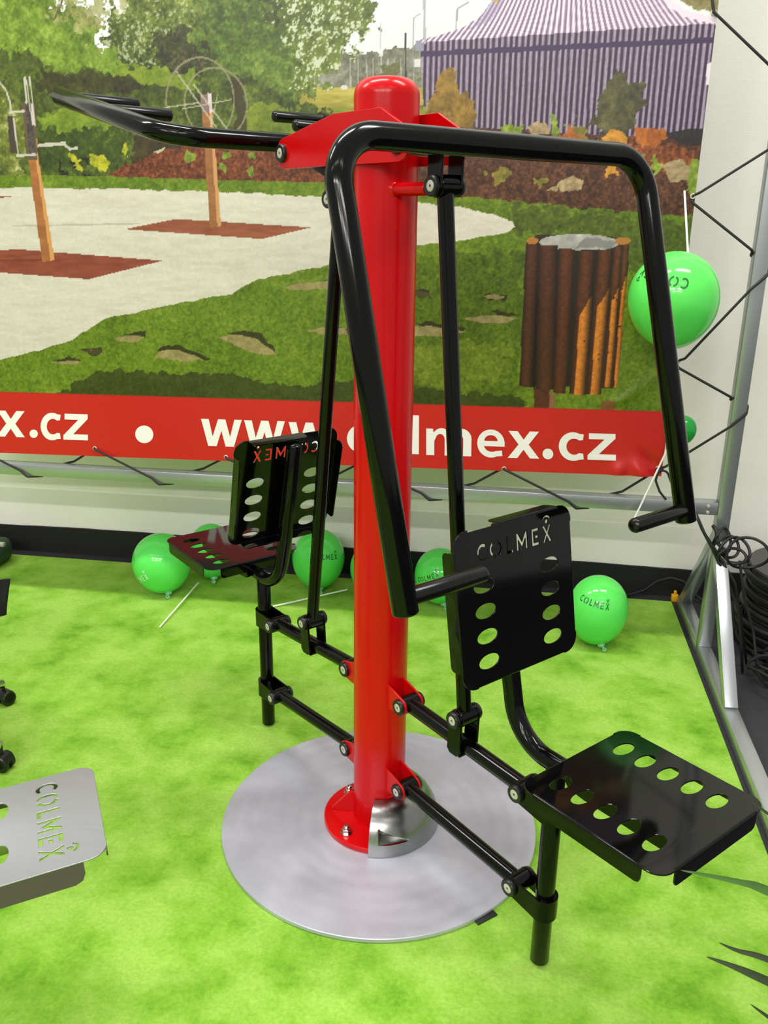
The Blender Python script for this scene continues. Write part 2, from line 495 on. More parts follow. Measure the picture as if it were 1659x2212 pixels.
# tall trees
treeA = inside(B[(225,70),(262,0),(262,-200),(800,-200),(806,30),(788,78),(748,112),(716,168),(676,212),(640,236),(560,262),(480,262),(330,190),(285,160),(240,140)], .11)
put(treeA, ramp(leaf, [(0, (44, 46, 22)), (.35, (84, 96, 38)), (.6, (128, 142, 62)), (1, (186, 194, 116))]))
put(treeA, ramp(np.clip(leaf2 * .6 + leaf * .5 - .05, 0, 1), [(0, (30, 34, 16)), (.3, (62, 74, 28)), (.55, (104, 120, 48)), (.8, (146, 158, 78)), (1, (196, 202, 130))]), .8)
spk = np.clip(N_grain * .6 + N_fine * .5 - .05, 0, 1)
put(treeA & inside(B[(228,60),(330,20),(420,60),(440,150),(330,180),(250,140)], .1) & (spk > .60) & (N_clump > .45), col(198, 196, 186), .65)
put(treeA & inside(B[(380,0),(640,0),(640,90),(520,60),(400,50)], .1) & (spk > .66) & (N_clump > .5), col(206, 208, 190), .5)
put(treeA & inside(B[(600,0),(810,0),(800,120),(720,180),(660,180),(620,100)], .08), ramp(leaf2, [(0, (70, 82, 30)), (.5, (128, 142, 60)), (1, (186, 192, 118))]), .6)
put(treeA & inside(B[(590,0),(810,0),(800,120),(720,180),(640,180),(610,100)], .08) & (spk > .58) & (N_clump > .42), col(214, 218, 204), .8)
put(treeA & inside(B[(440,0),(560,0),(640,120),(640,240),(520,260),(430,150)], .1), ramp(leaf2, [(0, (48, 58, 22)), (.5, (92, 116, 36)), (1, (158, 178, 84))]), .75)
put(treeA & inside(B[(320,80),(400,55),(445,100),(430,160),(340,165)], .1), ramp(leaf2, [(0, (30, 29, 18)), (.6, (62, 62, 34)), (1, (104, 106, 56))]), .75)
treeB = inside(B[(-400,-200),(60,-200),(110,0),(176,14),(210,60),(206,100),(248,122),(300,160),(310,330),(-400,330)], .09)
put(treeB, ramp(leaf2, [(0, (66, 84, 24)), (.4, (112, 136, 42)), (.7, (146, 168, 66)), (1, (190, 204, 116))]))
put(inside(B[(60,-200),(260,-200),(262,10),(215,60),(180,90),(110,20)], .1) & (N_clump > .42), ramp(leaf, [(0, (112, 112, 56)), (1, (204, 200, 150))]), .8)
put(treeB & inside(B[(-50,110),(60,110),(100,150),(90,200),(-50,230)], .06), ramp(leaf, [(0, (44, 48, 22)), (1, (104, 116, 48))]), .75)
for a_, b_, w_ in ((Bp(118,42), Bp(134,4), .007), (Bp(106,28), Bp(113,42), .005), (Bp(134,4), Bp(140,-40), .006)): put(seg_mask(a_, b_, w_), col(104, 92, 66), .8)
# hedges
put(inside(B[(-400,180),(130,150),(250,150),(330,148),(430,160),(560,170),(650,230),(720,240),(720,330),(560,400),(-400,400)], .05), ramp(leaf, [(0, (40, 44, 20)), (.5, (82, 96, 34)), (1, (140, 156, 60))]))
put(inside(B[(230,150),(300,146),(430,158),(430,185),(340,190),(250,172)], .04), ramp(leaf, [(0, (96, 116, 26)), (1, (170, 184, 64))]))
put(inside(B[(80,165),(260,160),(320,195),(250,208),(100,205)], .05), ramp(leaf, [(0, (40, 38, 22)), (1, (92, 88, 44))]), .85)
put(inside(B[(90,250),(180,232),(270,250),(280,272),(140,285),(85,290)], .04), ramp(leaf, [(0, (92, 116, 26)), (1, (160, 176, 62))]))
put(inside(B[(95,285),(270,268),(278,345),(130,375),(90,370)], .04), ramp(leaf2, [(0, (40, 48, 20)), (.6, (76, 94, 30)), (1, (126, 142, 54))]))
put(inside(B[(525,230),(600,222),(650,240),(640,300),(560,310),(515,290)], .05), ramp(leaf, [(0, (88, 106, 26)), (1, (168, 176, 62))]))
put(inside(B[(-50,190),(40,190),(52,260),(50,380),(-50,380)], .05), ramp(leaf2, [(0, (56, 66, 26)), (.6, (128, 136, 58)), (1, (226, 222, 176))]))
put(inside(B[(300,300),(420,300),(500,290),(420,322),(330,345),(280,362)], .04), ramp(leaf, [(0, (42, 38, 22)), (1, (96, 84, 44))]))
for c_, rx, rz in ((Bp(165,350), .022, .03), (Bp(212,350), .034, .03), (Bp(271,325), .012, .03)): put(ell(c_, rx, rz, .03), ramp(N_fine, [(0, (140, 146, 28)), (1, (214, 206, 60))]))
put(inside(B[(128,345),(190,345),(195,385),(128,385)], .02) & (N_mid < .45), col(44, 42, 30))
# dark trunks behind the wheels
put(inside(B[(500,170),(530,170),(532,290),(508,290)], .02), col(70, 62, 38), .8)
# bark mulch beds
mul = np.clip(N_fine * .55 + N_grain * .55 - .05, 0, 1)
put(inside(B[(195,394),(262,364),(330,330),(430,308),(520,296),(720,302),(780,420),(400,400)], .025), ramp(mul, [(0, (62, 32, 18)), (.5, (122, 66, 36)), (1, (176, 112, 70))]))
put(inside(B[(330,330),(360,316),(356,324),(345,332)], .01), col(196, 186, 158))
for c_ in (Bp(410,336), Bp(486,362), Bp(543,372), Bp(488,332), Bp(543,338)): put(ell(c_, .016, .015, .03), ramp(N_fine, [(0, (92, 110, 30)), (1, (158, 176, 70))]))
put(inside(B[(700,292),(800,288),(960,282),(960,428),(700,412)]), ramp(mul, [(0, (52, 30, 18)), (.5, (106, 60, 35)), (1, (158, 104, 68))]))
# lawn
lw = np.clip(N_fine * .35 + N_grain * .45 + N_big * .3 - .05, 0, 1)
lawn = ramp(lw, [(0, (72, 92, 14)), (.45, (108, 132, 26)), (1, (150, 168, 62))])
put(inside(B[(-600,372),(200,380),(400,386),(720,395),(900,408),(1100,424),(1300,444),(1600,470),(1600,520),(-600,520)]), lawn)
put(inside(B[(-600,376),(200,386),(400,393),(720,402),(900,416),(1100,432),(1300,452),(1600,480),(1600,1060),(-600,1060)], .012), lawn)
put(inside(B[(1100,440),(1330,460),(1600,500),(1600,640),(1400,600),(1250,520),(1120,500)], .06), ramp(lw, [(0, (58, 66, 16)), (1, (116, 128, 42))]), .75)
put(inside(B[(880,560),(1130,540),(1130,880),(880,880)], .06), ramp(lw, [(0, (52, 68, 12)), (.5, (88, 108, 22)), (1, (128, 146, 44))]), .7)
put(inside(B[(900,745),(1100,740),(1110,820),(1000,840),(890,820)], .08), ramp(lw, [(0, (92, 112, 22)), (1, (170, 176, 70))]), .55)
# paving
pave = ramp(np.clip(N_h * .6 + N_grain * .4, 0, 1), [(0, (204, 198, 182)), (1, (224, 219, 206))])
put(inside(B[(-600,402),(0,405),(300,409),(560,418),(740,428),(900,437),(1000,448),(1070,463),(1108,478),(1114,490),(1096,503),(1020,516),(900,530),(820,545),(720,570),(620,592),(570,600),(530,615),(500,634),(400,652),(300,674),(230,688),(190,712),(150,736),(60,764),(-10,778),(-600,930)], .008), pave)
put(seg_mask(Bp(30,488), Bp(300,483), .006), col(168, 160, 146), .5)
put(inside(B[(268,495),(380,473),(674,491),(566,516)]), ramp(N_h, [(0, (146, 82, 54)), (1, (168, 104, 74))]))
put(inside(B[(-60,545),(38,538),(352,563),(192,603),(-60,584)]), ramp(N_h, [(0, (140, 70, 46)), (1, (160, 90, 64))]))
put(inside(B[(-60,562),(100,558),(100,564),(-60,566)]), col(118, 60, 42), .7)
put(inside(B[(-60,424),(30,424),(-60,436)]), col(150, 76, 46))
# slabs set into the lawn: a dark turf edge above each
for poly, dark in ((B[(612,624),(640,611),(720,607),(720,622),(660,627)], B[(700,606),(730,604),(730,612),(700,610)]),
                   (B[(470,727),(505,722),(548,728),(600,764),(560,766),(520,750)], B[(488,718),(530,712),(566,722),(600,764),(548,730),(500,724)]),
                   (B[(333,772),(350,756),(386,755),(440,777),(395,781)], B[(338,758),(350,746),(385,746),(460,776),(438,779),(384,756)]),
                   (B[(246,730),(285,724),(312,730),(298,739),(258,739)], B[(262,724),(318,718),(316,729),(282,727)]),
                   (B[(112,782),(150,778),(178,780),(170,786),(128,786)], B[(118,776),(150,770),(178,776),(172,782),(130,780)]),
                   (B[(664,714),(700,706),(745,708),(752,722),(700,722)], B[(735,706),(752,712),(752,724),(738,722)]),
                   (B[(1000,688),(1040,680),(1080,682),(1118,689),(1090,699),(1040,697)], B[(1058,672),(1110,676),(1124,684),(1080,684)]),
                   (B[(888,704),(930,704),(1005,716),(960,726),(888,724)], B[(893,694),(930,696),(1008,712),(990,720),(920,705)]),
                   (B[(888,640),(900,630),(930,632),(935,640)], B[(896,628),(930,628),(936,640),(900,640)]),
                   (B[(1045,640),(1070,634),(1095,640),(1075,648)], B[(1045,636),(1100,634),(1096,648),(1060,648)]),
                   (B[(176,758),(216,752),(222,764),(200,766)], B[(176,756),(216,750),(224,764),(196,768)])):
    put(inside(dark, .014), col(52, 50, 22), .85)
    put(inside(poly, .008), ramp(N_fine, [(0, (142, 128, 86)), (1, (184, 166, 120))]), .9 if dark is not None else 1)
put(inside(B[(176,758),(216,752),(222,764),(200,766)], .012), col(64, 60, 26), .8)
put(inside(B[(888,640),(900,628),(930,630),(935,642)], .012), col(60, 56, 24), .7)
put(inside(B[(120,850),(170,822),(220,800),(290,797),(340,803),(480,808),(560,824),(650,831),(760,824),(900,835),(1000,846),(1130,852),(1130,900),(120,900)], .03), ramp(lw, [(0, (46, 54, 16)), (1, (84, 92, 34))]), .85)
# striped marquee
put(inside(B[(900,255),(1600,262),(1600,470),(1300,446),(1100,428),(900,412)]), ramp(mul, [(0, (44, 28, 18)), (.5, (92, 56, 34)), (1, (142, 96, 66))]))
def tent():
    wall = inside(B[(908,90),(1250,68),(1560,48),(1560,300),(1300,292),(1030,276),(915,230)])
    ax_ = np.array(Bp(912,180)); ax2 = np.array(Bp(1540,165))
    sx_ = (PX - ax_[0]) / (ax2[0] - ax_[0]) + (PZ - 1.95) * .006
    wob = (N_mid - .5) * .0016
    ph = (sx_ + wob) * 50
    d = .5 + .5 * np.cos(2 * math.pi * ph)
    c_ = ramp(np.clip((d - .42) / .3, 0, 1), [(0, (68, 50, 70)), (1, (162, 150, 168))])
    put(wall, c_ * (1 + grain * .12))
    p0 = np.array(Bp(912,117)); p1 = np.array(Bp(1545,87))
    put(wall & seg_mask(p0, p1, .016), col(72, 52, 90))
    roof = inside(B[(908,92),(905,86),(945,78),(1000,60),(1040,34),(1064,0),(1095,-80),(1400,-80),(1440,0),(1475,28),(1560,52),(1560,50),(1250,70)])
    ap = np.array(Bp(1235,-170)); pj = PZ - ap[1]
    zed = (z_band(PX) * 0 + np.interp(PX, [Bp(908,90)[0], Bp(1560,48)[0]], [Bp(908,90)[1], Bp(1560,48)[1]]))
    h = np.clip((PZ - zed) / .16, 0, 2.2)
    xr_ = ap[0] + (PX - ap[0]) * (1 + .42 * h + .12 * h * h)
    sr = (xr_ - ax_[0]) / (ax2[0] - ax_[0])
    d = .5 + .5 * np.cos(2 * math.pi * sr * 50)
    put(roof, ramp(np.clip((d - .3) / .35, 0, 1), [(0, (140, 120, 142)), (1, (232, 218, 230))]) * (1 + grain * .06))
    put(roof & inside(B[(1040,40),(1064,0),(1095,-80),(1110,-80),(1085,5),(1060,46),(1010,66)]), col(150, 140, 170), .45)
    put(seg_mask(Bp(1440,2), Bp(1478,30), .018) | seg_mask(Bp(1478,30), Bp(1560,50), .018), col(226, 214, 224))
    put(inside(B[(1470,0),(1470,-200),(1600,-200),(1600,40),(1545,36),(1500,20)], .02), ramp(leaf, [(0, (96, 88, 44)), (1, (170, 160, 104))]))
    put(inside(B[(1060,0),(1064,-60),(1085,-60),(1076,8)]), col(196, 168, 60))
tent()
put(inside(B[(1526,137),(1600,132),(1600,182),(1524,184)]), col(226, 216, 224))
# street lamps, sign posts
put(seg_mask(Bp(916,-60), Bp(918,92), .008), col(176, 178, 182))
put(seg_mask(Bp(893,40), Bp(893,160), .0035), col(150, 152, 150)); put(seg_mask(Bp(893,40), Bp(908,30), .003), col(160, 162, 160))
put(seg_mask(Bp(986,66), Bp(988,20), .004), col(160, 164, 164)); put(seg_mask(Bp(988,20), Bp(1012,6), .004), col(160, 164, 164))
put(seg_mask(Bp(822,50), Bp(824,165), .003), col(186, 188, 182)); put(seg_mask(Bp(876,66), Bp(877,172), .005), col(56, 54, 66)); put(ell(Bp(876,59), .016, .017), col(238, 232, 220))
put(inside(B[(898,88),(912,88),(912,110),(898,110)]), col(150, 152, 166)); put(inside(B[(896,128),(908,128),(908,146),(896,146)]), col(214, 212, 208))
put(inside(B[(800,150),(850,140),(905,160),(915,240),(800,240)], .03) & (N_mid > .45), ramp(leaf, [(0, (70, 72, 40)), (1, (130, 132, 72))]), .85)
# shrubs before the marquee
put(inside(B[(943,180),(955,158),(978,155),(992,185),(1012,205),(1024,240),(1026,282),(960,292),(930,270),(918,250),(924,215),(940,210)], .035), ramp(leaf2, [(0, (82, 66, 22)), (.5, (142, 112, 40)), (1, (190, 156, 66))]))
put(inside(B[(1305,196),(1335,150),(1352,160),(1362,190),(1392,180),(1394,215),(1384,240),(1372,285),(1310,290),(1278,262),(1290,230)], .03), ramp(leaf2, [(0, (50, 50, 34)), (.5, (88, 86, 52)), (1, (138, 130, 78))]))
# mulch bed before the marquee
put(inside(B[(900,284),(1030,278),(1200,286),(1350,296),(1480,306),(1600,316),(1600,482),(1440,462),(1300,452),(1100,434),(900,418)], .02), ramp(mul, [(0, (44, 28, 18)), (.5, (92, 56, 34)), (1, (142, 96, 66))]))
put(inside(B[(1430,285),(1600,270),(1600,318),(1480,312)], .01), col(44, 36, 40), .9)
put(inside(B[(1260,300),(1340,306),(1500,320),(1500,372),(1380,352),(1330,330)], .05), ramp(mul, [(0, (84, 40, 18)), (.5, (142, 76, 34)), (1, (186, 116, 60))]), .85)
for c_, rx, rz, cols in ((Bp(1243,297), .05, .026, 0), (Bp(1322,296), .032, .026, 1), (Bp(1408,296), .05, .034, 0), (Bp(1340,325), .05, .024, 0), (Bp(1096,276), .038, .02, 2), (Bp(1198,275), .022, .034, 2), (Bp(1256,282), .034, .022, 3), (Bp(1080,376), .036, .02, 3), (Bp(1318,372), .026, .012, 1), (Bp(1168,390), .03, .02, 3), (Bp(1492,376), .04, .05, 2), (Bp(1412,352), .02, .014, 2)):
    k = (((150, 84, 28), (206, 128, 48)), ((168, 118, 36), (222, 166, 66)), ((104, 124, 36), (168, 184, 72)), ((112, 104, 40), (166, 150, 66)))[cols]
    put(ell(c_, rx, rz, .05), ramp(N_fine, [(0, k[0]), (1, k[1])]))
for pl_ in (B[(1140,278),(1160,262),(1176,264),(1188,290),(1150,296)], B[(1182,412),(1206,398),(1205,414)], B[(1204,396),(1236,378),(1258,392),(1254,412),(1212,416)], B[(1424,356),(1472,343),(1490,360),(1484,388),(1448,392),(1440,366)]):
    put(inside(pl_, .012), ramp(N_fine, [(0, (142, 122, 88)), (1, (196, 174, 134))]))
# left apparatus: timber post with steel handles
put(inside(B[(62,345),(80,342),(118,562),(92,566)]), ramp(N_h, [(0, (160, 104, 56)), (1, (184, 126, 74))]))
put(inside(B[(78,272),(84,345),(119,562),(110,563),(78,345)]), col(212, 160, 98))
put(inside(B[(48,222),(76,225),(82,345),(62,346),(56,300)]), col(112, 92, 74))
put(inside(B[(54,215),(66,222),(80,336),(64,338)]), ramp(N_grain, [(0, (66, 62, 60)), (1, (110, 100, 92))]))
put(inside(B[(66,222),(73,226),(78,272),(70,270)]), col(206, 196, 190))
for p_, q_, w_ in ((Bp(54,168), Bp(58,222), .008), (Bp(58,175), Bp(66,240), .005), (Bp(64,165), Bp(72,232), .004), (Bp(0,178), Bp(14,195), .006), (Bp(14,195), Bp(22,220), .006), (Bp(22,220), Bp(25,242), .006), (Bp(22,243), Bp(52,240), .008), (Bp(38,336), Bp(76,334), .009), (Bp(30,255), Bp(40,336), .004), (Bp(86,314), Bp(140,310), .012), (Bp(138,312), Bp(152,322), .009), (Bp(150,322), Bp(166,320), .009)):
    put(seg_mask(p_, q_, w_), col(200, 194, 182))
put(inside(B[(16,250),(27,250),(38,330),(24,332)]), col(82, 72, 62))
# right apparatus: timber post with two steering wheels
put(inside(B[(434,205),(452,203),(476,488),(454,492)]), ramp(N_h, [(0, (150, 102, 58)), (1, (176, 124, 76))]))
put(inside(B[(449,204),(456,206),(478,488),(470,490)]), col(206, 158, 104))
put(inside(B[(433,205),(452,202),(456,240),(436,244)]), col(142, 120, 112)); put(inside(B[(449,200),(456,203),(460,242),(452,244)]), col(214, 200, 206))
for c_, rx, rz, rot_ in ((Bp(432,218), .122, .136, -.25), (Bp(466,224), .112, .112, -.3)):
    put(ring_mask(c_, rx, rz, .0058, rot_), col(158, 150, 122), .8)
for p_, q_, w_ in ((Bp(381,155), Bp(468,276), .006), (Bp(418,182), Bp(490,278), .006), (Bp(357,232), Bp(430,222), .005), (Bp(395,235), Bp(500,215), .004), (Bp(470,205), Bp(455,275), .003)):
    put(seg_mask(p_, q_, w_ * .85), col(196, 190, 172), .8)
# slatted litter bin
put(inside(B[(1152,820),(1187,820),(1190,900),(1155,900)]), ramp(N_fine, [(0, (78, 42, 28)), (1, (112, 62, 40))])); put(inside(B[(1187,845),(1198,850),(1200,900),(1186,900)]), col(150, 108, 76))
put(inside(B[(1300,865),(1328,865),(1328,900),(1296,900)], .01), col(146, 84, 56), .8)
put(inside(B[(1136,520),(1160,508),(1240,506),(1330,512),(1358,524),(1340,600),(1330,700),(1140,700)]), col(62, 44, 26))
put(ell(Bp(1250,524), .134, .028), ramp(N_mid, [(0, (150, 146, 140)), (.6, (186, 182, 176)), (1, (222, 218, 210))]))
put(inside(B[(1262,512),(1335,520),(1320,534),(1245,536)], .01), col(132, 130, 130), .8)
put(inside(B[(1138,540),(1350,540),(1324,838),(1128,832)]), col(44, 34, 22))
for xa, xb, xc, xd, ya, yb, lit in ((1136, 1166, 1122, 1156, 522, 836, 0), (1164, 1206, 1158, 1196, 528, 842, 0), (1208, 1242, 1194, 1222, 536, 850, 0), (1252, 1286, 1230, 1265, 540, 853, 660), (1292, 1324, 1265, 1299, 538, 853, 640), (1326, 1346, 1300, 1324, 532, 838, 625), (1345, 1360, 1322, 1334, 526, 836, 605)):
    sl = inside(B[(xa, ya), (xb, ya + 2), (xd, yb), (xc, yb - 2)])
    pa, pc = Bp(xa, ya), Bp(xc, yb); wd = Bp(xb, ya)[0] - pa[0]
    u_ = np.clip((PX - np.interp(PZ, [pc[1], pa[1]], [pc[0], pa[0]])) / wd, 0, 1)
    sh = (1 - (2 * u_ - .9) ** 2 * .55)[:, None]
    put(sl, np.clip((col(104, 58, 32) if xa > 1200 else col(92, 54, 32)) * sh * (1 + grain * .25), 0, 1))
    if lit:
        lp = inside(B[(xa - 200, lit + 130), (xa, lit + 20), (xb, lit - 30), (xb, 900), (xa - 200, 900)], .01)
        put(sl & lp & (u_ > .3) & (N_clump > .10), np.clip(col(236, 152, 54) * sh * (1 + grain * .2), 0, 1), .85)
for x_, w_ in ((1150, .02), (1345, .026)): put(ell(Bp(x_, 520), w_, .012), col(178, 124, 56))
# red band along the foot of the print
BAND = PZ <= z_band(PX)
put(BAND, col(208, 40, 34) * (1 + grain * .03))
put(np.abs(PZ - z_band(PX)) < .002, col(150, 60, 36), .5)

def banner_y(x_, z_):
    """the cloth hangs almost flat; it buckles a little at its lower right corner and along a few folds"""
    x_ = np.asarray(x_, float); z_ = np.asarray(z_, float)
    y_ = .0035 * np.sin(x_ * 2.1 + .4) * np.clip((z_ - .95) / .8, 0, 1)
    d1 = (x_ - .78) * .75 + (z_ - .72) * .65; d2 = -(x_ - .78) * .65 + (z_ - .72) * .75
    y_ = y_ + .016 * np.exp(-(d1 / .028) ** 2 - (d2 / .05) ** 2) - .014 * np.exp(-((d1 - .05) / .026) ** 2 - (d2 / .05) ** 2) + .012 * np.exp(-((x_ - .70) / .03) ** 2 - ((z_ - .72) / .035) ** 2)
    y_ = y_ + .006 * np.exp(-(((x_ - .62) * .62 - (z_ - .93) * .78) / .02) ** 2) * np.exp(-((x_ - .66) / .12) ** 2) * np.clip((z_ - .955) / .03, 0, 1)
    return BY - .004 - y_
COLR = np.clip(COLR, 0, 1); COLR = COLR * (.74 + .22 * COLR)
lin_c = np.where(COLR <= .04045, COLR / 12.92, ((np.clip(COLR, 0, 1) + .055) / 1.055) ** 2.4)
Yg = banner_y(PX, PZ)
nv = len(PX); nc = NX + 1; nr = len(vv)
idx = np.arange(nv).reshape(nr, nc)
quads = np.stack([idx[:-1, :-1].ravel(), idx[:-1, 1:].ravel(), idx[1:, 1:].ravel(), idx[1:, :-1].ravel()], 1).astype(np.int32)
me = bpy.data.meshes.new('banner')
me.vertices.add(nv); me.vertices.foreach_set('co', np.stack([PX, Yg, PZ], 1).astype(np.float32).ravel())
me.loops.add(quads.size); me.loops.foreach_set('vertex_index', quads.ravel())
me.polygons.add(len(quads)); me.polygons.foreach_set('loop_start', np.arange(0, quads.size, 4, dtype=np.int32)); me.polygons.foreach_set('loop_total', np.full(len(quads), 4, np.int32))
me.update(calc_edges=True)
ca = me.color_attributes.new('print', 'FLOAT_COLOR', 'POINT')
ca.data.foreach_set('color', np.concatenate([lin_c, np.ones((nv, 1))], 1).astype(np.float32).ravel())
me.polygons.foreach_set('use_smooth', np.ones(len(quads), bool))
m, nt, b = new_mat('printed_vinyl')
at = nt.nodes.new('ShaderNodeAttribute'); at.attribute_name = 'print'
wv = nt.nodes.new('ShaderNodeTexNoise'); wv.inputs['Scale'].default_value = 600; tc = nt.nodes.new('ShaderNodeTexCoord')
bp = nt.nodes.new('ShaderNodeBump'); bp.inputs['Strength'].default_value = .06; bp.inputs['Distance'].default_value = .001
nt.links.new(tc.outputs['Object'], wv.inputs['Vector']); nt.links.new(wv.outputs['Fac'], bp.inputs['Height']); nt.links.new(bp.outputs['Normal'], b.inputs['Normal'])
nt.links.new(at.outputs['Color'], b.inputs['Base Color'])
b.inputs['Roughness'].default_value = .34; b.inputs['Specular IOR Level'].default_value = .4
me.materials.append(m)
banner = link('banner', me)
tag(banner, 'large printed vinyl banner of a park with a red web address band along its foot', 'banner')

# lettering of the red band: bold lower-case letters, printed white
def glyph(ch):
    """polygons in a box 1 wide (scaled later) and x-height 1"""
    if ch == 'w': return [[(0, 1), (.19, 1), (.29, .36), (.42, 1), (.60, 1), (.72, .36), (.82, 1), (1, 1), (.82, 0), (.61, 0), (.505, .58), (.39, 0), (.18, 0)]]
    if ch == 'x': return [[(0, 0), (.30, 0), (.50, .32), (.70, 0), (1, 0), (.66, .51), (.98, 1), (.69, 1), (.50, .69), (.31, 1), (.02, 1), (.34, .51)]]
    if ch == 'z': return [[(0, 0), (1, 0), (1, .22), (.40, .22), (.98, .82), (.98, 1), (.05, 1), (.05, .78), (.60, .78), (0, .17)]]
    if ch == 'l': return [[(0, 0), (1, 0), (1, 1.46), (0, 1.46)]]
    if ch == 'c':
        o = [(.56 + .56 * math.cos(R(a)), .5 + .53 * math.sin(R(a))) for a in range(64, 297, 8)]
        i = [(.60 + .30 * math.cos(R(a)), .5 + .30 * math.sin(R(a))) for a in range(308, 51, -8)]
        return [o + [(.98, .04), (.95, .25)] + [p for p in i if p[0] < .86] + [(.94, .75), (.97, .96)]]
    if ch == 'o': return [circ(.5, .5, .5, .53, 36), circ(.5, .5, .24, .31, 30)]
    if ch == 'e':
        o = [(.5 + .5 * math.cos(R(a)), .5 + .53 * math.sin(R(a))) for a in range(0, 300, 8)]
        i = [(.53 + .29 * math.cos(R(a)), .46 + .27 * math.sin(R(a))) for a in range(296, 180, -8)]
        return [[(1, .40)] + o + [(.92, .04), (.90, .25)] + i + [(.25, .40)], [(.26, .60)] + [(.5 + .24 * math.cos(R(a)), .60 + .22 * math.sin(R(a))) for a in range(170, 9, -10)] + [(.74, .60)]]
    if ch == 'm':
        def arch(x0, x1, t, top):
            xm, rx = (x0 + x1) / 2, (x1 - x0) / 2
            return xm, rx
        p = [(0, 0), (0, 1), (.15, 1), (.16, .86)]
        p += [(.34 + .185 * math.cos(R(a)), .70 + .33 * math.sin(R(a))) for a in range(130, 19, -10)]
        p += [(.56, .88)] + [(.77 + .23 * math.cos(R(a)), .66 + .37 * math.sin(R(a))) for a in range(120, -1, -10)]
        p += [(1, 0), (.82, 0), (.82, .62)] + [(.72 + .10 * math.cos(R(a)), .62 + .19 * math.sin(R(a))) for a in range(10, 181, 20)] + [(.62, .55), (.59, .5), (.59, 0), (.41, 0), (.41, .62)]
        p += [(.31 + .10 * math.cos(R(a)), .62 + .19 * math.sin(R(a))) for a in range(10, 171, 20)] + [(.18, .55), (.18, 0)]
        return [p]
    if ch == '.': return [circ(.5, .5, .5, .5, 26)]
    return []
M_ink = mat('white_print', (236, 232, 226), rough=.42, spec=.35)
def letter(ch, x0, x1, yb, yt):
    """letter box in image pixels: left, right, base line, x-height line"""
    a, b_, c_ = Bp(x0, yb), Bp(x1, yb + (x1 - x0) * .033), Bp(x0, yt)
    v, f = fill(glyph(ch))
    out = []
    for p in v:
        X_ = a[0] + (b_[0] - a[0]) * p[0] + (c_[0] - a[0]) * p[1]; Z_ = a[1] + (b_[1] - a[1]) * p[0] + (c_[1] - a[1]) * p[1]
        out.append((X_, float(banner_y(X_, Z_)) - .0008, Z_))
    mb = MB(); mb.add(out, f)
    o = mb.build('printed_letter' if ch != '.' else 'printed_dot', M_ink, banner, smooth=0)
    return o
for ch, x0, x1, yb, yt in (('m', -164, -78, 939, 881), ('e', -68, -10, 941, 884), ('x', -6, 55, 942, 886), ('.', 65, 83, 945, 927), ('c', 89, 133, 948, 892), ('z', 138, 191, 949, 893), ('.', 293, 332, 956, 918),
                           ('w', 435, 522, 962, 904), ('w', 528, 615, 965, 907), ('w', 624, 711, 968, 911), ('.', 722, 741, 972, 953), ('c', 750, 803, 975, 918), ('o', 812, 872, 977, 920), ('l', 889, 905, 980, 923),
                           ('m', 921, 1018, 982, 925), ('e', 1031, 1090, 985, 928), ('x', 1097, 1165, 988, 930), ('.', 1172, 1195, 991, 968), ('c', 1207, 1262, 992, 934), ('z', 1269, 1330, 992, 935)):
    letter(ch, x0, x1, yb, yt)
# eyelets
def ring_mesh(R0, r_, n=24, k=8):
    mb = MB(); vs = []; fs = []
    for i in range(n):
        a = 2 * math.pi * i / n
        for j in range(k):
            b_ = 2 * math.pi * j / k
            vs.append(((R0 + r_ * math.cos(b_)) * math.cos(a), r_ * math.sin(b_), (R0 + r_ * math.cos(b_)) * math.sin(a)))
    for i in range(n):
        for j in range(k): fs.append((i * k + j, ((i + 1) % n) * k + j, ((i + 1) % n) * k + (j + 1) % k, i * k + (j + 1) % k))
    return mb.add(vs, fs)
eye_me = ring_mesh(.007, .0022).mesh('eyelet', M_steel)
EYE_B = [Bp(-80, 950), Bp(206, 968), Bp(489, 987), Bp(778, 1001), Bp(1089, 1012), Bp(1418, 1021)]
EYE_R = [Bp(1541, 28), Bp(1496, 424), Bp(1464, 780), Bp(1422, 1012)]
for e_ in EYE_B[:-1] + EYE_R: link('eyelet', eye_me, banner, (e_[0], float(banner_y(*e_)) - .001, e_[1]))

# elastic lacing: from eyelet down over the rail, round it and up behind the next eyelet
yf, yk = BY - .031, BY + .031
pts = []
for i in range(len(EYE_B) - 1):
    a, b_ = EYE_B[i], EYE_B[i + 1]
    pts += [(a[0] - .006, BY + .004, a[1] - .004), (a[0], BY - .012, a[1])]
    xm = a[0] + (b_[0] - a[0]) * .46
    pts += [(xm - .01, yf, .600), (xm + .02, yf - .002, .575), (xm + .07, BY, .571), (xm + .08, yk, .60), (b_[0] - (b_[0] - a[0]) * .20, yk, .632), (b_[0] - .02, BY + .012, b_[1] - .012)]
pts += [(EYE_B[-1][0], BY + .004, EYE_B[-1][1])]
mb = MB(); mb.tube(pts, .0045, n=8, fillet=.012, seg=4)
tag(mb.build('lacing_cord', M_cord), 'black elastic cord zigzagging from the banner foot round the lower rail', 'cord')
pts = [(EYE_R[0][0] - .03, BY + .006, EYE_R[0][1] + .12), (EYE_R[0][0], BY - .012, EYE_R[0][1])]
wrapz = [(Bp(1652, 165)[1], Bp(1655, 270)[1]), (Bp(1618, 545)[1], Bp(1640, 588)[1]), (Bp(1577, 860)[1], Bp(1605, 885)[1])]
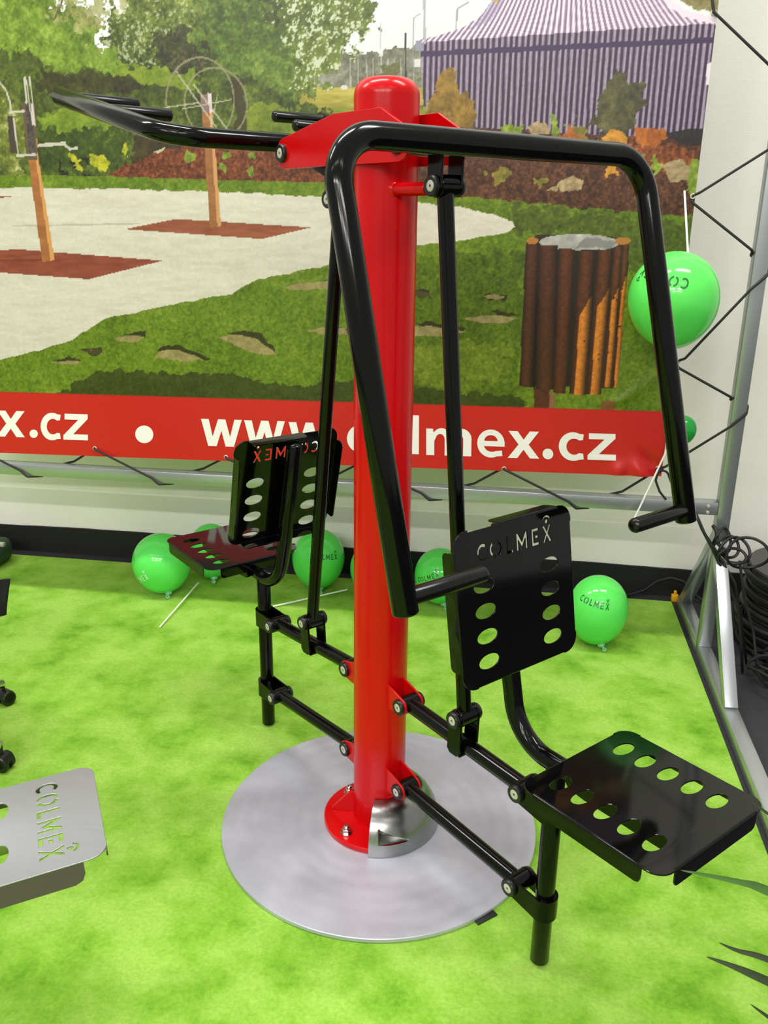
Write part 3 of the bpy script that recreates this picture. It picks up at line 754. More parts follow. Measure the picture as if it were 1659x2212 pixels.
for i in range(3):
    za, zb_ = wrapz[i]
    pts += [(1.058, yf + .012, za + .006), (1.066, yk, za - .012), (1.114, yk + .002, zb_ + .03), (1.121, BY, zb_ + .012), (1.112, yf, zb_ - .01), (1.066, yf - .001, zb_ - .055 if i else zb_ - .07)]
    e_ = EYE_R[i + 1]; pts += [(e_[0] + .02, BY - .018, e_[1] + .012), (e_[0] - .006, BY + .003, e_[1] - .002)]
    if i < 2: pts += [(e_[0] + .004, BY - .010, e_[1] - .022)]
mb = MB(); mb.tube(pts, .0045, n=8, fillet=.012, seg=4)
tag(mb.build('lacing_cord', M_cord), 'black elastic cord lacing the right edge of the banner to the upright post', 'cord')
# loose ends of the cord at the lower corner
e_ = EYE_R[3]
mb = MB(); mb.tube([(e_[0], BY - .014, e_[1]), (e_[0] + .03, BY - .02, e_[1] - .005), (e_[0] + .055, BY - .02, e_[1] - .06), (e_[0] + .06, BY - .02, e_[1] - .09)], .0042, n=8, fillet=.02, seg=5)
mb.tube([(e_[0], BY - .016, e_[1] - .005), (e_[0] - .008, BY - .02, e_[1] - .04), (e_[0] + .01, BY - .026, e_[1] - .08), (e_[0] + .035, BY - .03, e_[1] - .108)], .0042, n=8, fillet=.02, seg=5)
mb.tube([(e_[0] - .01, BY - .012, e_[1]), (e_[0] + .005, BY - .022, e_[1] - .006), (e_[0] + .012, BY - .012, e_[1] + .004)], .006, n=8, fillet=.006)
tag(mb.build('cord_tail', M_cord), 'short black cord ends knotted at the lower right banner corner', 'cord')
# ------------------------------------------------------------------ the exercise machine (own axes: x along the seats, y across, z up)
mach = empty('exercise_machine', (0, 0, 0), R(-43.8))
tag(mach, 'red column fitness machine with two black seats standing on a round steel plate', 'fitness machine')

m, nt, b = new_mat('galvanised_plate')
tc = nt.nodes.new('ShaderNodeTexCoord')
wv = nt.nodes.new('ShaderNodeTexWave'); wv.wave_type = 'RINGS'; wv.rings_direction = 'Z'; wv.inputs['Scale'].default_value = 7.0; wv.inputs['Distortion'].default_value = 3.2; wv.inputs['Detail'].default_value = 2.0; wv.inputs['Detail Scale'].default_value = 1.2
ns = nt.nodes.new('ShaderNodeTexNoise'); ns.inputs['Scale'].default_value = 6; ns.inputs['Detail'].default_value = 6
mx = nt.nodes.new('ShaderNodeMix'); mx.data_type = 'FLOAT'; mx.inputs['Factor'].default_value = .72
cr = nt.nodes.new('ShaderNodeValToRGB')
cr.color_ramp.elements[0].position = .25; cr.color_ramp.elements[0].color = lin((166, 168, 179)); cr.color_ramp.elements[1].position = .75; cr.color_ramp.elements[1].color = lin((196, 198, 209))
rg = nt.nodes.new('ShaderNodeMapRange'); rg.inputs['To Min'].default_value = .34; rg.inputs['To Max'].default_value = .5
nt.links.new(tc.outputs['Object'], wv.inputs['Vector']); nt.links.new(tc.outputs['Object'], ns.inputs['Vector'])
n3 = nt.nodes.new('ShaderNodeTexNoise'); n3.inputs['Scale'].default_value = 3.2; n3.inputs['Detail'].default_value = 1
mk = nt.nodes.new('ShaderNodeMapRange'); mk.inputs['From Min'].default_value = .42; mk.inputs['From Max'].default_value = .68; mk.inputs['To Min'].default_value = 1.0; mk.inputs['To Max'].default_value = .86
nt.links.new(tc.outputs['Object'], n3.inputs['Vector']); nt.links.new(n3.outputs['Fac'], mk.inputs['Value']); nt.links.new(mk.outputs['Result'], mx.inputs['Factor'])
nt.links.new(wv.outputs['Fac'], mx.inputs['A']); nt.links.new(ns.outputs['Fac'], mx.inputs['B'])
nt.links.new(mx.outputs['Result'], cr.inputs['Fac']); nt.links.new(cr.outputs['Color'], b.inputs['Base Color'])
nt.links.new(ns.outputs['Fac'], rg.inputs['Value']); nt.links.new(rg.outputs['Result'], b.inputs['Roughness'])
b.inputs['Metallic'].default_value = .42
M_galv = m

mb = MB(); mb.lathe([(.430, .0005), (.4336, .002), (.4336, .011), (.432, .0125), (.02, .0125)], n=128); o = mb.build('base_plate', M_galv, mach, smooth=40); o['label'] = 'round grey galvanised steel base plate'
mb = MB(); mb.box((-.03, -.02, 0.0002), (.03, .02, .004), bev=.001, mtx=Matrix.Translation((.428, -.008, 0)) @ Matrix.Rotation(R(85), 4, 'Z')); mb.build('shim', M_plastic, mach)
flange = MB().lathe([(.150, .0126), (.1525, .015), (.1525, .026), (.150, .0285), (.06, .0285)], n=72).build('base_flange', M_red, mach, smooth=40)
# gusset ribs between flange and column
for a in (-133, 137):
    mb = MB(); mt = Matrix.Rotation(R(a), 4, 'Z') @ xz_at(0)
    mb.flat([[(.068, .0285), (.132, .0285), (.132, .036), (.082, .092), (.068, .092)]], .008, mt, .001); mb.build('gusset', M_red, flange)
mbn = MB(); mbn.cyl((0, 0, .0286), (0, 0, .0310), .0165, 24, .0006); mbn.cyl((0, 0, .0310), (0, 0, .0420), .0125, 6, .001); mbn.lathe([(.0085, .042), (.0085, .047), (.006, .051), (.0015, .0525)], n=16)
nut_me = mbn.mesh('anchor_bolt', M_chrome, 30)
for a in (-83, -173, 97): link('anchor_bolt', nut_me, flange, (.122 * math.cos(R(a)), .122 * math.sin(R(a)), 0))

# half-dome cover of polished stainless steel with a pressed louvre
mb = MB(); prof = []
def dome(t): return (.0725 + (.166 - .0725) * math.sin(R(90 * (1 - t))) ** .9 * 1.0, .014 + .112 * math.sin(R(90 * t)) ** 1.0)
NA, NT = 60, 20; A0, A1 = -47, 133
vs = []; fs = []
J0, J1 = 3, 13
def row(i, j):
    """dome rows, shifted over the louvre so that its opening has a straight slanted upper edge"""
    if J0 <= j <= J1 and 4 <= i <= 9:
        tb = 9 - (j - J0) * (4.4 / (J1 - J0))
        return 4 if i == 4 else tb + (9.6 - tb) * (i - 5) / 4 * (1 if i < 9 else 1)
    return i if not (J0 <= j <= J1 and i == 9) else 9.6
for layer in (0, 1):
    for i in range(NT + 1):
        for j in range(NA + 1):
            r_, z_ = dome(row(i, j) / NT)
            a = A0 + (A1 - A0) * j / NA
            rr_ = r_ - .0022 * layer; zz_ = z_ - .0015 * layer
            vs.append((rr_ * math.cos(R(a)), rr_ * math.sin(R(a)), zz_))
lay = (NT + 1) * (NA + 1)
hole = lambda i, j: i == 4 and J0 <= j < J1
for i in range(NT):
    for j in range(NA):
        if hole(i, j): continue
        q = (i * (NA + 1) + j, i * (NA + 1) + j + 1, (i + 1) * (NA + 1) + j + 1, (i + 1) * (NA + 1) + j)
        fs.append(q); fs.append(tuple(k + lay for k in q)[::-1])
for i in range(NT):
    for j in (0, NA):
        k = i * (NA + 1) + j; fs.append((k, k + NA + 1, k + NA + 1 + lay, k + lay))
for i in (0, NT):
    for j in range(NA):
        k = i * (NA + 1) + j; fs.append((k, k + 1, k + 1 + lay, k + lay))
mb.add(vs, fs)
def dpt(i, j, inn=0.0):
    r_, z_ = dome(i / NT); a = R(A0 + (A1 - A0) * j / NA); r_ -= inn
    return (r_ * math.cos(a), r_ * math.sin(a), z_ - inn * .3)
# louvre: two slanted facets sunk into the opening
mb.add([dpt(4, J0), dpt(4, J1), dpt(4.6, J1), dpt(9, J0), dpt(6.2, J0, .034)], [(0, 1, 4), (1, 2, 4), (2, 3, 4)])
o = mb.build('base_cover', M_stainless, mach, smooth=50); o['label'] = 'polished stainless half-dome cover on the column foot'

# column
mb = MB(); prof = [(.07, .0285), (.07, 1.842)] + [(.07 - .036 * (1 - math.cos(R(a))), 1.842 + .036 * math.sin(R(a))) for a in range(10, 91, 10)] + [(.012, 1.8795), (.001, 1.8797)]
mb.lathe(prof, n=64); pole = mb.build('column', M_red, mach, smooth=40)
mb = MB(); mb.cyl((.055, -.022, 1.657), (.168, -.022, 1.657), .0135, 24, .001); mb.lathe([(.0135, .066), (.0175, .062), (.019, .055)], n=24, c=(0, -.022, 1.657), axis='x'); mb.build('stop_peg', M_red, pole)
mb = MB(); mb.cyl((-.15, .022, 1.657), (-.055, .022, 1.657), .0135, 24, .001); mb.build('stop_peg', M_red, pole)

# shared bolt cap: black plastic rosette with a steel button-head screw; axis along -y
mbc = MB()
mbc.lathe([(.0205, 0.0), (.0205, -.006), (.0185, -.009), (.0120, -.009), (.0115, -.0078)], n=28, axis='y', mi=0)
mbc.lathe([(.0113, -.0070), (.0113, -.0082), (.0100, -.0090), (.0032, -.0090), (.0028, -.0075)], n=24, axis='y', mi=1)
mbc.lathe([(.0028, -.0075), (.0001, -.0075)], n=8, axis='y', mi=2)
cap_me = mbc.mesh('bolt_cap', [M_plastic, M_steel, M_dark], 40)
def caps(parent, x_, z_, w):
    """a pair of caps on both ends of a pivot"""
    link('bolt_cap', cap_me, parent, (x_, -w + .009, z_)); link('bolt_cap', cap_me, parent, (x_, w - .009, z_), (0, 0, math.pi))

AB, WB, ZU, ZL, LA = .1191, .0383, .4341, .1815, .4081
def station(s, ph, tilt, z_hole, x_hole, xrt, zrt):
    """one seat with its parallel swing arms and drive rod; s = +1 front, -1 rear"""
    ex, ez = math.cos(ph), math.sin(ph)
    S = lambda x_: s * x_
    # red tabs welded to the column
    for zz in (ZU, ZL):
        for y_ in (-.0265, .0265):
            pl = hull([(.058, zz + .042), (.058, zz - .030)] + circ(AB, zz, .0235, n=24))
            mb = MB(); mb.flat([[(S(a), b_) for a, b_ in pl]], .0055, xz_at(y_), .0008); mb.build('pivot_tab', M_red, pole)
    # swing arms
    arms = []
    for zz in (ZU, ZL):
        x1, z1 = AB + LA * ex, zz + LA * ez
        mb = MB(); mb.tube([(S(AB + .012), 0, zz + .012 * ez), (S(x1 - .012), 0, z1 - .012 * ez)], .0195, n=24, cap=0)
        arm = mb.build('swing_arm', M_black, mach); arms.append(arm)
        for (bx, bz) in ((AB, zz), (x1, z1)):
            mb = MB(); mb.cyl((S(bx), -.0232, bz), (S(bx), .0232, bz), .0225, 28, .001); mb.build('pivot_bushing', M_black, arm)
            caps(arm, S(bx), bz, WB)
    up = arms[0]
    # fork carrying the drive rod
    bx, bz = AB + LA * ex * .4948, ZU + LA * ez * .4948
    px_, pz_ = bx - ez * .0738, bz + ex * .0738
    for y_ in (-.0272, .0272):
        pl = hull(circ(px_, pz_, .0215, n=24) + [(bx - .0215, bz - .012), (bx + .0215, bz - .012), (bx - .012, bz - .022), (bx + .012, bz - .022)])
        mb = MB(); mb.flat([[(S(a), b_) for a, b_ in pl]], .006, xz_at(y_), .001); mb.build('fork_plate', M_black, up)
    mb = MB(); mb.box((min(S(bx - .018), S(bx + .018)), -.025, bz - .024), (max(S(bx - .018), S(bx + .018)), .025, bz - .017), bev=.001); mb.build('fork_bridge', M_black, up)
    # drive rod
    mb = MB(); d = (Vector((S(xrt), 0, zrt)) - Vector((S(px_), 0, pz_))).normalized()
    mb.tube([Vector((S(px_), 0, pz_)) + d * .012, Vector((S(xrt), 0, zrt)) - d * .012], .0172, n=24, cap=0)
    rod = mb.build('drive_rod', M_black, mach)
    for (qx, qz) in ((px_, pz_), (xrt, zrt)):
        mb = MB(); mb.cyl((S(qx), -.0235, qz), (S(qx), .0235, qz), .0225, 28, .001); mb.build('pivot_bushing', M_black, rod)
        caps(rod, S(qx), qz, .0405)
    # seat post with two clamps
    xp = .605; zs = .527
    mb = MB(); mb.tube([(S(xp), 0, .0085), (S(xp), 0, zs)], .0212, n=28, cap=.35); post = mb.build('seat_post', M_black, mach)
    for zz in (ZU, ZL):
        x1, z1 = AB + LA * ex, zz + LA * ez
        zc_ = z1 - .004
        mb = MB()
        for y_ in (-.0265, .0265):
            pl = hull(circ(x1, z1, .0225, n=24) + [(xp, zc_ + .026), (xp, zc_ - .028)])
            mb.flat([[(S(a), b_) for a, b_ in pl]], .0055, xz_at(y_), .0008)
        a0, a1 = (-90, 90) if s > 0 else (90, 270)
        mb.lathe([(.0214, zc_ - .028), (.0214, zc_ + .026), (.0292, zc_ + .026), (.0292, zc_ - .028)], n=28, c=(S(xp), 0, 0), a0=a0, a1=a1, closed=True)
        mb.build('clamp', M_black, post)
    # curved tube from under the seat up behind the backrest
    xt = x_hole + tilt * (z_hole - .93)          # back face position at z .93
    k = lambda z_: x_hole + tilt * (z_hole - z_) - .040
    zj = .527
    mb = MB(); mb.tube([(S(.70), 0, zj + .002), (S(k(zj) + .01), 0, zj), (S(k(.70)), 0, .70), (S(k(.999)), 0, .999)], .0205, n=24, fillet=[.115, .3], seg=14)
    sup = mb.build('back_support', M_black, mach)
    # channel under the seat pan
    mb = MB(); d0, d1 = .655, .966
    for y_ in (-.029, .029):
        pl = [(d0, .5735), (d1, .5785)] + [(d1, .540), (d1 - .004, .526), (d1 - .014, .518), (d1 - .03, .517), (d0 + .05, .513), (d0 + .01, .516), (d0, .528)]
        mb.flat([[(S(a), b_) for a, b_ in pl]], .004, xz_at(y_), .0006)
    mb.box((min(S(d0 + .01), S(d1 - .02)), -.029, .514), (max(S(d0 + .01), S(d1 - .02)), .029, .5185), bev=.001)
    mb.build('seat_channel', M_black, sup)
    # pressed sheets: seat and backrest
    def sheet(name, L_, Wd, holes, word, origin, ux, uy, notch_top):
        """sheet in local (a along ux, c along uy), folded edges to -normal"""
        r_b = .0045; cr_ = .034; fl = .034
        hw, hl = Wd / 2, L_ / 2
        g = cr_ + .006
        out = []
        def edge(p0, p1, inset):
            (xa, ya), (xb, yb) = p0, p1
            dx, dy = xb - xa, yb - ya; l_ = math.hypot(dx, dy); nx_, ny_ = -dy / l_, dx / l_
            return [(xa, ya), (xa + nx_ * inset, ya + ny_ * inset), (xb + nx_ * inset, yb + ny_ * inset), (xb, yb)]
        out += edge((-hw + g, -hl), (hw - g, -hl), r_b) + circ(hw - cr_, -hl + cr_, cr_, n=8, a0=-90, a1=0)
        out += edge((hw, -hl + g), (hw, hl - g), r_b) + circ(hw - cr_, hl - cr_, cr_, n=8, a0=0, a1=90)
        out += edge((hw - g, hl), (-hw + g, hl), r_b) + circ(-hw + cr_, hl - cr_, cr_, n=8, a0=90, a1=180)
        out += edge((-hw, hl - g), (-hw, -hl + g), r_b) + circ(-hw + cr_, -hl + cr_, cr_, n=8, a0=180, a1=270)
        polys = [out] + [circ(cx, cy, .0285, .0155, 26) for cx, cy in holes]
        if word:
            sc = .215 / WORD_W; y0 = word
            for pl in WORD: polys.append([(-.1075 + a * sc, y0 + b_ * sc) for a, b_ in pl])
        ux = Vector(ux); uy = Vector(uy); nn = ux.cross(uy)
        mt = Matrix(((ux.x, uy.x, nn.x, origin[0]), (ux.y, uy.y, nn.y, origin[1]), (ux.z, uy.z, nn.z, origin[2]), (0, 0, 0, 1)))
        mb = MB(); mb.flat(polys, .003, mt, .0005)
        def fold(p0, p1, depth, gaps):
            """folded strip along an edge p0->p1 (outside is to the right of the direction)"""
            (xa, ya), (xb, yb) = p0, p1
            l_ = math.hypot(xb - xa, yb - ya); dx, dy = (xb - xa) / l_, (yb - ya) / l_; ox, oy = dy, -dx
            runs = []; a_ = 0.0
            for g0, g1 in gaps: runs.append((a_, g0)); a_ = g1
            if a_ < l_: runs.append((a_, l_))
            for s0, s1 in runs:
                prof_ = [(-r_b + r_b * math.sin(R(t)), -r_b + r_b * math.cos(R(t))) for t in range(0, 91, 15)]
                cc = .010
                rows = [(q[0], q[1] + .0015, 0.0) for q in prof_] + [(0, -depth + cc, 0.0), (0, -depth + cc * .3, cc * .3), (0, -depth, cc)]
                th_ = .003
                vs = []
                for lay_ in (0, 1):
                    for (o_, h_, ins) in rows:
                        for sgn, se in ((1, s0), (-1, s1)):
                            tt = se + sgn * ins
                            oo, hh = o_, h_
                            if lay_:
                                if h_ > -r_b + .0015 - 1e-9:
                                    t_ = math.atan2(o_ + r_b, h_ - .0015 + r_b); oo = -r_b + (r_b - th_) * math.sin(t_); hh = -r_b + .0015 + (r_b - th_) * math.cos(t_)
                                else: oo = o_ - th_
                            vs.append(mt @ Vector((xa + dx * tt + ox * oo, ya + dy * tt + oy * oo, hh)))
                nr_ = len(rows); fs = []
                for i in range(nr_ - 1):
                    q = (2 * i, 2 * i + 1, 2 * i + 3, 2 * i + 2)
                    fs.append(q); fs.append(tuple(k_ + 2 * nr_ for k_ in q)[::-1])
                    fs.append((2 * i, 2 * i + 2, 2 * i + 2 + 2 * nr_, 2 * i + 2 * nr_)); fs.append((2 * i + 1, 2 * i + 3, 2 * i + 3 + 2 * nr_, 2 * i + 1 + 2 * nr_))
                e0 = 2 * (nr_ - 1); fs.append((e0, e0 + 1, e0 + 1 + 2 * nr_, e0 + 2 * nr_))
                mb.add(vs, fs)
        fold((-hw + g, -hl), (hw - g, -hl), fl, [])
        fold((hw, -hl + g), (hw, hl - g), fl, [])
        ll = Wd - 2 * g
        fold((hw - g, hl), (-hw + g, hl), fl, [(hw - g + .045, ll + 1)] if notch_top else [])
        fold((-hw, hl - g), (-hw, -hl + g), fl, [])
        o = mb.build(name, M_blackplate, mach, smooth=30)
        return o
    # seat pan: across = -s*y so that its normal is up
    hx0 = .6964; st = .0533; xm = .810
    holes = [(c_, (hx0 + i * st) - xm) for i in range(5) for c_ in (-.095, .095)]
    zseat = .5767
    sheet('seat_pan', .326, .328, holes, None, (S(xm), 0, zseat), (0, -s, 0), (s * .9999, 0, .015), False)
    # backrest: normal along +s*x, up along its tilt
    n_ = math.hypot(1, tilt); uz = Vector((-s * tilt / n_, 0, 1 / n_))
    cz = .862; cx_ = x_hole + tilt * (z_hole - cz)
    holes = [(c_, (z_hole - i * .0529 * 1.0 - cz) * n_) for i in range(4) for c_ in (-.095, .095)]
    sheet('backrest', .330, .338, holes, .094, (S(cx_), 0, cz), (0, s, 0), uz, True)
    return (S(px_), pz_)

station(1, -.0296, .1702, .9063, .4595, .195, 1.6617)
station(-1, -.0835, .2262, .8895, .4639, .1738, 1.6385)

# head plates on both sides of the column, carrying both levers
pl = hull([(-.087, 1.810), (.082, 1.810)] + circ(.140, 1.7415, .0355, n=28) + circ(-.290, 1.7395, .0335, n=28))
heads = []
for y_ in (-.0755, .0755):
    mb = MB(); mb.flat([pl], .008, xz_at(y_), .001); h_ = mb.build('head_plate', M_red, mach, smooth=30); heads.append(h_)
for x_, z_ in ((-.297, 1.740), (.140, 1.740)):
    link('bolt_cap', cap_me, heads[0], (x_, -.0796, z_)); link('bolt_cap', cap_me, heads[1], (x_, .0796, z_), (0, 0, math.pi))

# front press bar: wide U tube, inward grips at the lower ends
WT = .394; XC, ZC = .3694, 1.7283; XE, ZE = .5808, .978
mb = MB(); mb.tube([(XE, -WT - .002, ZE), (XC, -WT, ZC), (XC, WT, ZC), (XE, WT + .002, ZE)], .0230, n=28, fillet=.085, seg=14)
press = mb.build('press_bar', M_black, mach)
for sg in (-1, 1):
    mb = MB(); mb.tube([(XE - .004, sg * (WT + .002), ZE + .024), (XE - .004, sg * .218, ZE + .024)], .0160, n=24, cap=.6); mb.build('grip', M_grip, press)
mb = MB(); mb.bar((.128, 0, 1.741), (XC - .015, 0, ZC + .002), .046, .040, bev=.003, up=(0, 0, 1)); mb.cyl((.140, -.071, 1.740), (.140, .071, 1.740), .021, 24, .001); mb.build('lever', M_black, press)
for y_ in (-.0272, .0272):
    pl2 = hull(circ(.195, 1.6617, .0205, n=24) + [(.175, 1.735), (.219, 1.735)])
    mb = MB(); mb.flat([pl2], .006, xz_at(y_), .001); mb.build('lever_fork', M_black, press)

# rear pull-down bar: splayed arms, two grips on each
XR_, ZR_ = -.368, 1.7685; WA, WE = .329, .403; XT, ZT2 = -.850, 1.884
mb = MB(); mb.tube([(XT, -WE, ZT2), (XR_, -WA, ZR_), (XR_, WA, ZR_), (XT, WE, ZT2)], .0225, n=28, fillet=.10, seg=14)
pull = mb.build('pull_bar', M_black, mach)
def on_arm(t, sg): return (XR_ + (XT - XR_) * t, sg * (WA + (WE - WA) * t), ZR_ + (ZT2 - ZR_) * t)
for t_, g_ in ((.93, .165), (.62, .165)):
    for sg in (-1, 1):
        p = on_arm(t_, sg); mb = MB(); mb.tube([p, (p[0], p[1] - sg * (g_ + .02), p[2])], .0160, n=24, cap=.5); mb.build('grip', M_grip, pull)
mb = MB(); mb.bar((XR_ + .012, 0, ZR_ - .006), (-.150, 0, 1.690), .046, .040, bev=.003); mb.cyl((-.297, -.071, 1.740), (-.297, .071, 1.740), .021, 24, .001); mb.build('lever', M_black, pull)
for y_ in (-.0272, .0272):
    pl2 = hull(circ(-.1738, 1.6385, .0205, n=24) + [(-.196, 1.706), (-.150, 1.690)])
    mb = MB(); mb.flat([pl2], .006, xz_at(y_), .001); mb.build('lever_fork', M_black, pull)
# ------------------------------------------------------------------ balloons
M_bal = mat('green_latex', (92, 220, 92), rough=.12, spec=.45, sss=.25)
M_bal2 = mat('dark_green_latex', (24, 150, 54), rough=.2, spec=.5)
M_neck = mat('clear_plastic_neck', (150, 216, 170), rough=.25)
M_print = mat('dark_green_balloon_print', (22, 96, 40), rough=.3)
M_printw = mat('white_balloon_print', (206, 244, 206), rough=.3)
word_fill = fill(WORD)
def balloon(loc, a, b_, label, tilt=(0, 0), text=None, neck='down', mat_=None, stick=None, up=1):
    """egg-shaped balloon; loc = centre; text = (azimuth, elevation, roll, width angle, white?)"""
    e = empty('balloon', (loc[0], loc[1], loc[2] - b_ if loc[2] < .3 else loc[2]))
    e.rotation_euler = (0, 0, 0)
    off = Vector((0, 0, loc[2] - e.location.z))
    rot = Matrix.Rotation(R(tilt[0]), 3, 'X') @ Matrix.Rotation(R(tilt[1]), 3, 'Y')
    def rad(th):          # th from top pole; narrower towards the neck
        z_ = math.cos(th); r_ = math.sin(th)
        return a * r_ * (1.0 + .05 * z_ * up), b_ * z_
    mb = MB(); vs = []; fs = []; n, mm = 48, 32
    vs.append((0, 0, b_))
    for i in range(1, mm):
        r_, z_ = rad(math.pi * i / mm)
        for j in range(n):
            an = 2 * math.pi * j / n; vs.append((r_ * math.cos(an), r_ * math.sin(an), z_))
    vs.append((0, 0, -b_))
    for j in range(n): fs.append((0, 1 + j, 1 + (j + 1) % n)); fs.append((len(vs) - 1, 1 + (mm - 2) * n + (j + 1) % n, 1 + (mm - 2) * n + j))
    for i in range(mm - 2):
        for j in range(n): fs.append((1 + i * n + j, 1 + (i + 1) * n + j, 1 + (i + 1) * n + (j + 1) % n, 1 + i * n + (j + 1) % n))
    mb.add([rot @ Vector(v) + off for v in vs], fs)
    mb.build('skin', mat_ or M_bal, e, smooth=60)
    if neck:
        sgn = -1 if neck == 'down' else 1
        mb = MB(); nb = MB().lathe([(.016, 0), (.006, .012), (.0045, .022), (.009, .034), (.0065, .034), (.003, .02)], n=16)
        zlim = 1.0
        if neck == 'down':       # lies bent sideways on the carpet
            base = rot @ Vector((a * .22, -a * .42, -b_ * .865)) + off
            dirv = Vector((.25, -.85, -.12)).normalized()
        else:
            base = rot @ Vector((0, 0, b_ * .985)) + off; dirv = Vector((0, 0, 1))
        q = Vector((0, 0, 1)).rotation_difference(dirv).to_matrix()
        mb.add([q @ Vector(v) + base for v in nb.v], nb.f); mb.build('neck', M_neck, e)
    if text:
        az, el, rl, wid, white = text
        v, f = word_fill; out = []
        sc = wid / WORD_W
        cz_, sz_ = math.cos(R(rl)), math.sin(R(rl))
        for p in v:
            u_, w_ = (p[0] - WORD_W / 2) * sc, (p[1] - .5) * sc * 1.15
            u2, w2 = u_ * cz_ - w_ * sz_, u_ * sz_ + w_ * cz_
            an = R(az) + u2 / math.cos(R(el)); ev = R(el) + w2
            th = math.pi / 2 - ev; r_, z_ = rad(th)
            out.append(rot @ Vector(((r_ + .0008) * math.cos(an), (r_ + .0008) * math.sin(an), z_ * 1.006)) + off)
        mb = MB(); mb.add(out, f); mb.build('print', M_printw if white else M_print, e, smooth=60)
    if stick:
        mb = MB(); p0, p1 = [Vector(p) - e.location for p in stick]; mb.tube([p0, p1], .0034, n=10, cap=.2); mb.build('stick', M_white, e)
    return e
GB = 'green balloons on the carpet'
tag(balloon((-1.188, 1.365, .138), .126, .136, '', (4, -6), (-124, -12, 24, 1.05, True)), 'green balloon with white print, leftmost of the balloons on the carpet', 'balloon', GB)
tag(balloon((-1.03, 1.56, .131), .104, .130, '', (0, 0), (-104, 42, 14, .95, True), stick=((-1.066, 1.022, .0055), (-1.055, 1.44, .022))), 'green balloon half hidden behind the far black seat, with a white stick', 'balloon', GB)
tag(balloon((-.520, 1.535, .139), .117, .138, '', (0, 4), (-62, 24, -6, .95, False)), 'green balloon with dark print between the far seat and the red column', 'balloon', GB)
tag(balloon((-.235, 1.47, .136), .125, .135, '', (0, 0), None, stick=((-.666, 1.294, .0055), (-.375, 1.47, .03))), 'green balloon mostly hidden behind the red column, its white stick on the carpet', 'balloon', GB)
tag(balloon((.035, 1.47, .125), .112, .124, '', (0, 0), (-116, 14, 24, .95, False)), 'green balloon with dark print behind the near backrest, right of the red column', 'balloon', GB)
tag(balloon((.680, 1.20, .143), .116, .142, '', (0, 2), (-108, 30, -6, 1.0, False)), 'green balloon with dark print right of the near backrest, rightmost on the carpet', 'balloon', GB)
tag(balloon((.797, 1.0, 1.352), .143, .155, '', (0, -8), (-118, 34, 160, 1.2, False), neck=None, stick=((.828, 1.02, 1.499), (.812, 1.125, 1.689)), up=1), 'large green balloon hung by a white stick at the banner edge', 'balloon')
tag(balloon((.900, 1.12, .898), .046, .052, '', (0, 0), None, neck=None, mat_=M_bal2, stick=((.868, 1.12, .865), (.764, 1.12, .545))), 'small dark green balloon on a white stick at the lower banner corner', 'balloon')

# ------------------------------------------------------------------ brushed steel seat sheet of the neighbouring machine, lower left
m, nt, b = new_mat('brushed_stainless')
tc = nt.nodes.new('ShaderNodeTexCoord'); mp = nt.nodes.new('ShaderNodeMapping'); mp.inputs['Scale'].default_value = (3, 260, 40)
ns = nt.nodes.new('ShaderNodeTexNoise'); ns.inputs['Scale'].default_value = 3; ns.inputs['Detail'].default_value = 3
r1 = nt.nodes.new('ShaderNodeMapRange'); r1.inputs['To Min'].default_value = .26; r1.inputs['To Max'].default_value = .42
nt.links.new(tc.outputs['Object'], mp.inputs['Vector']); nt.links.new(mp.outputs['Vector'], ns.inputs['Vector']); nt.links.new(ns.outputs['Fac'], r1.inputs['Value']); nt.links.new(r1.outputs['Result'], b.inputs['Roughness'])
b.inputs['Base Color'].default_value = lin((176, 177, 186)); b.inputs['Metallic'].default_value = .85
b.inputs['Anisotropic'].default_value = .5
M_brushed = m
ST = empty('steel_bench', (-.75, -.84, 0)); tag(ST, 'brushed stainless bench sheet with cut-out lettering at the left edge', 'bench')
ST.rotation_euler = (0, 0, 0)
O = Vector((-.75, -.84, .0))
cA = Vector((-.5699, -.4764, .4473))                                        # far right-hand corner of the sheet
ul = Vector((-.8495, -.5245, -.0572)); uw = Vector((.5209, -.8510, .0673)); un = Vector((-.0839, .0274, .9961))
Wd = .335; Ln = .62
mt = Matrix(((-ul.x, -uw.x, un.x, cA.x - O.x), (-ul.y, -uw.y, un.y, cA.y - O.y), (-ul.z, -uw.z, un.z, cA.z), (0, 0, 0, 1)))
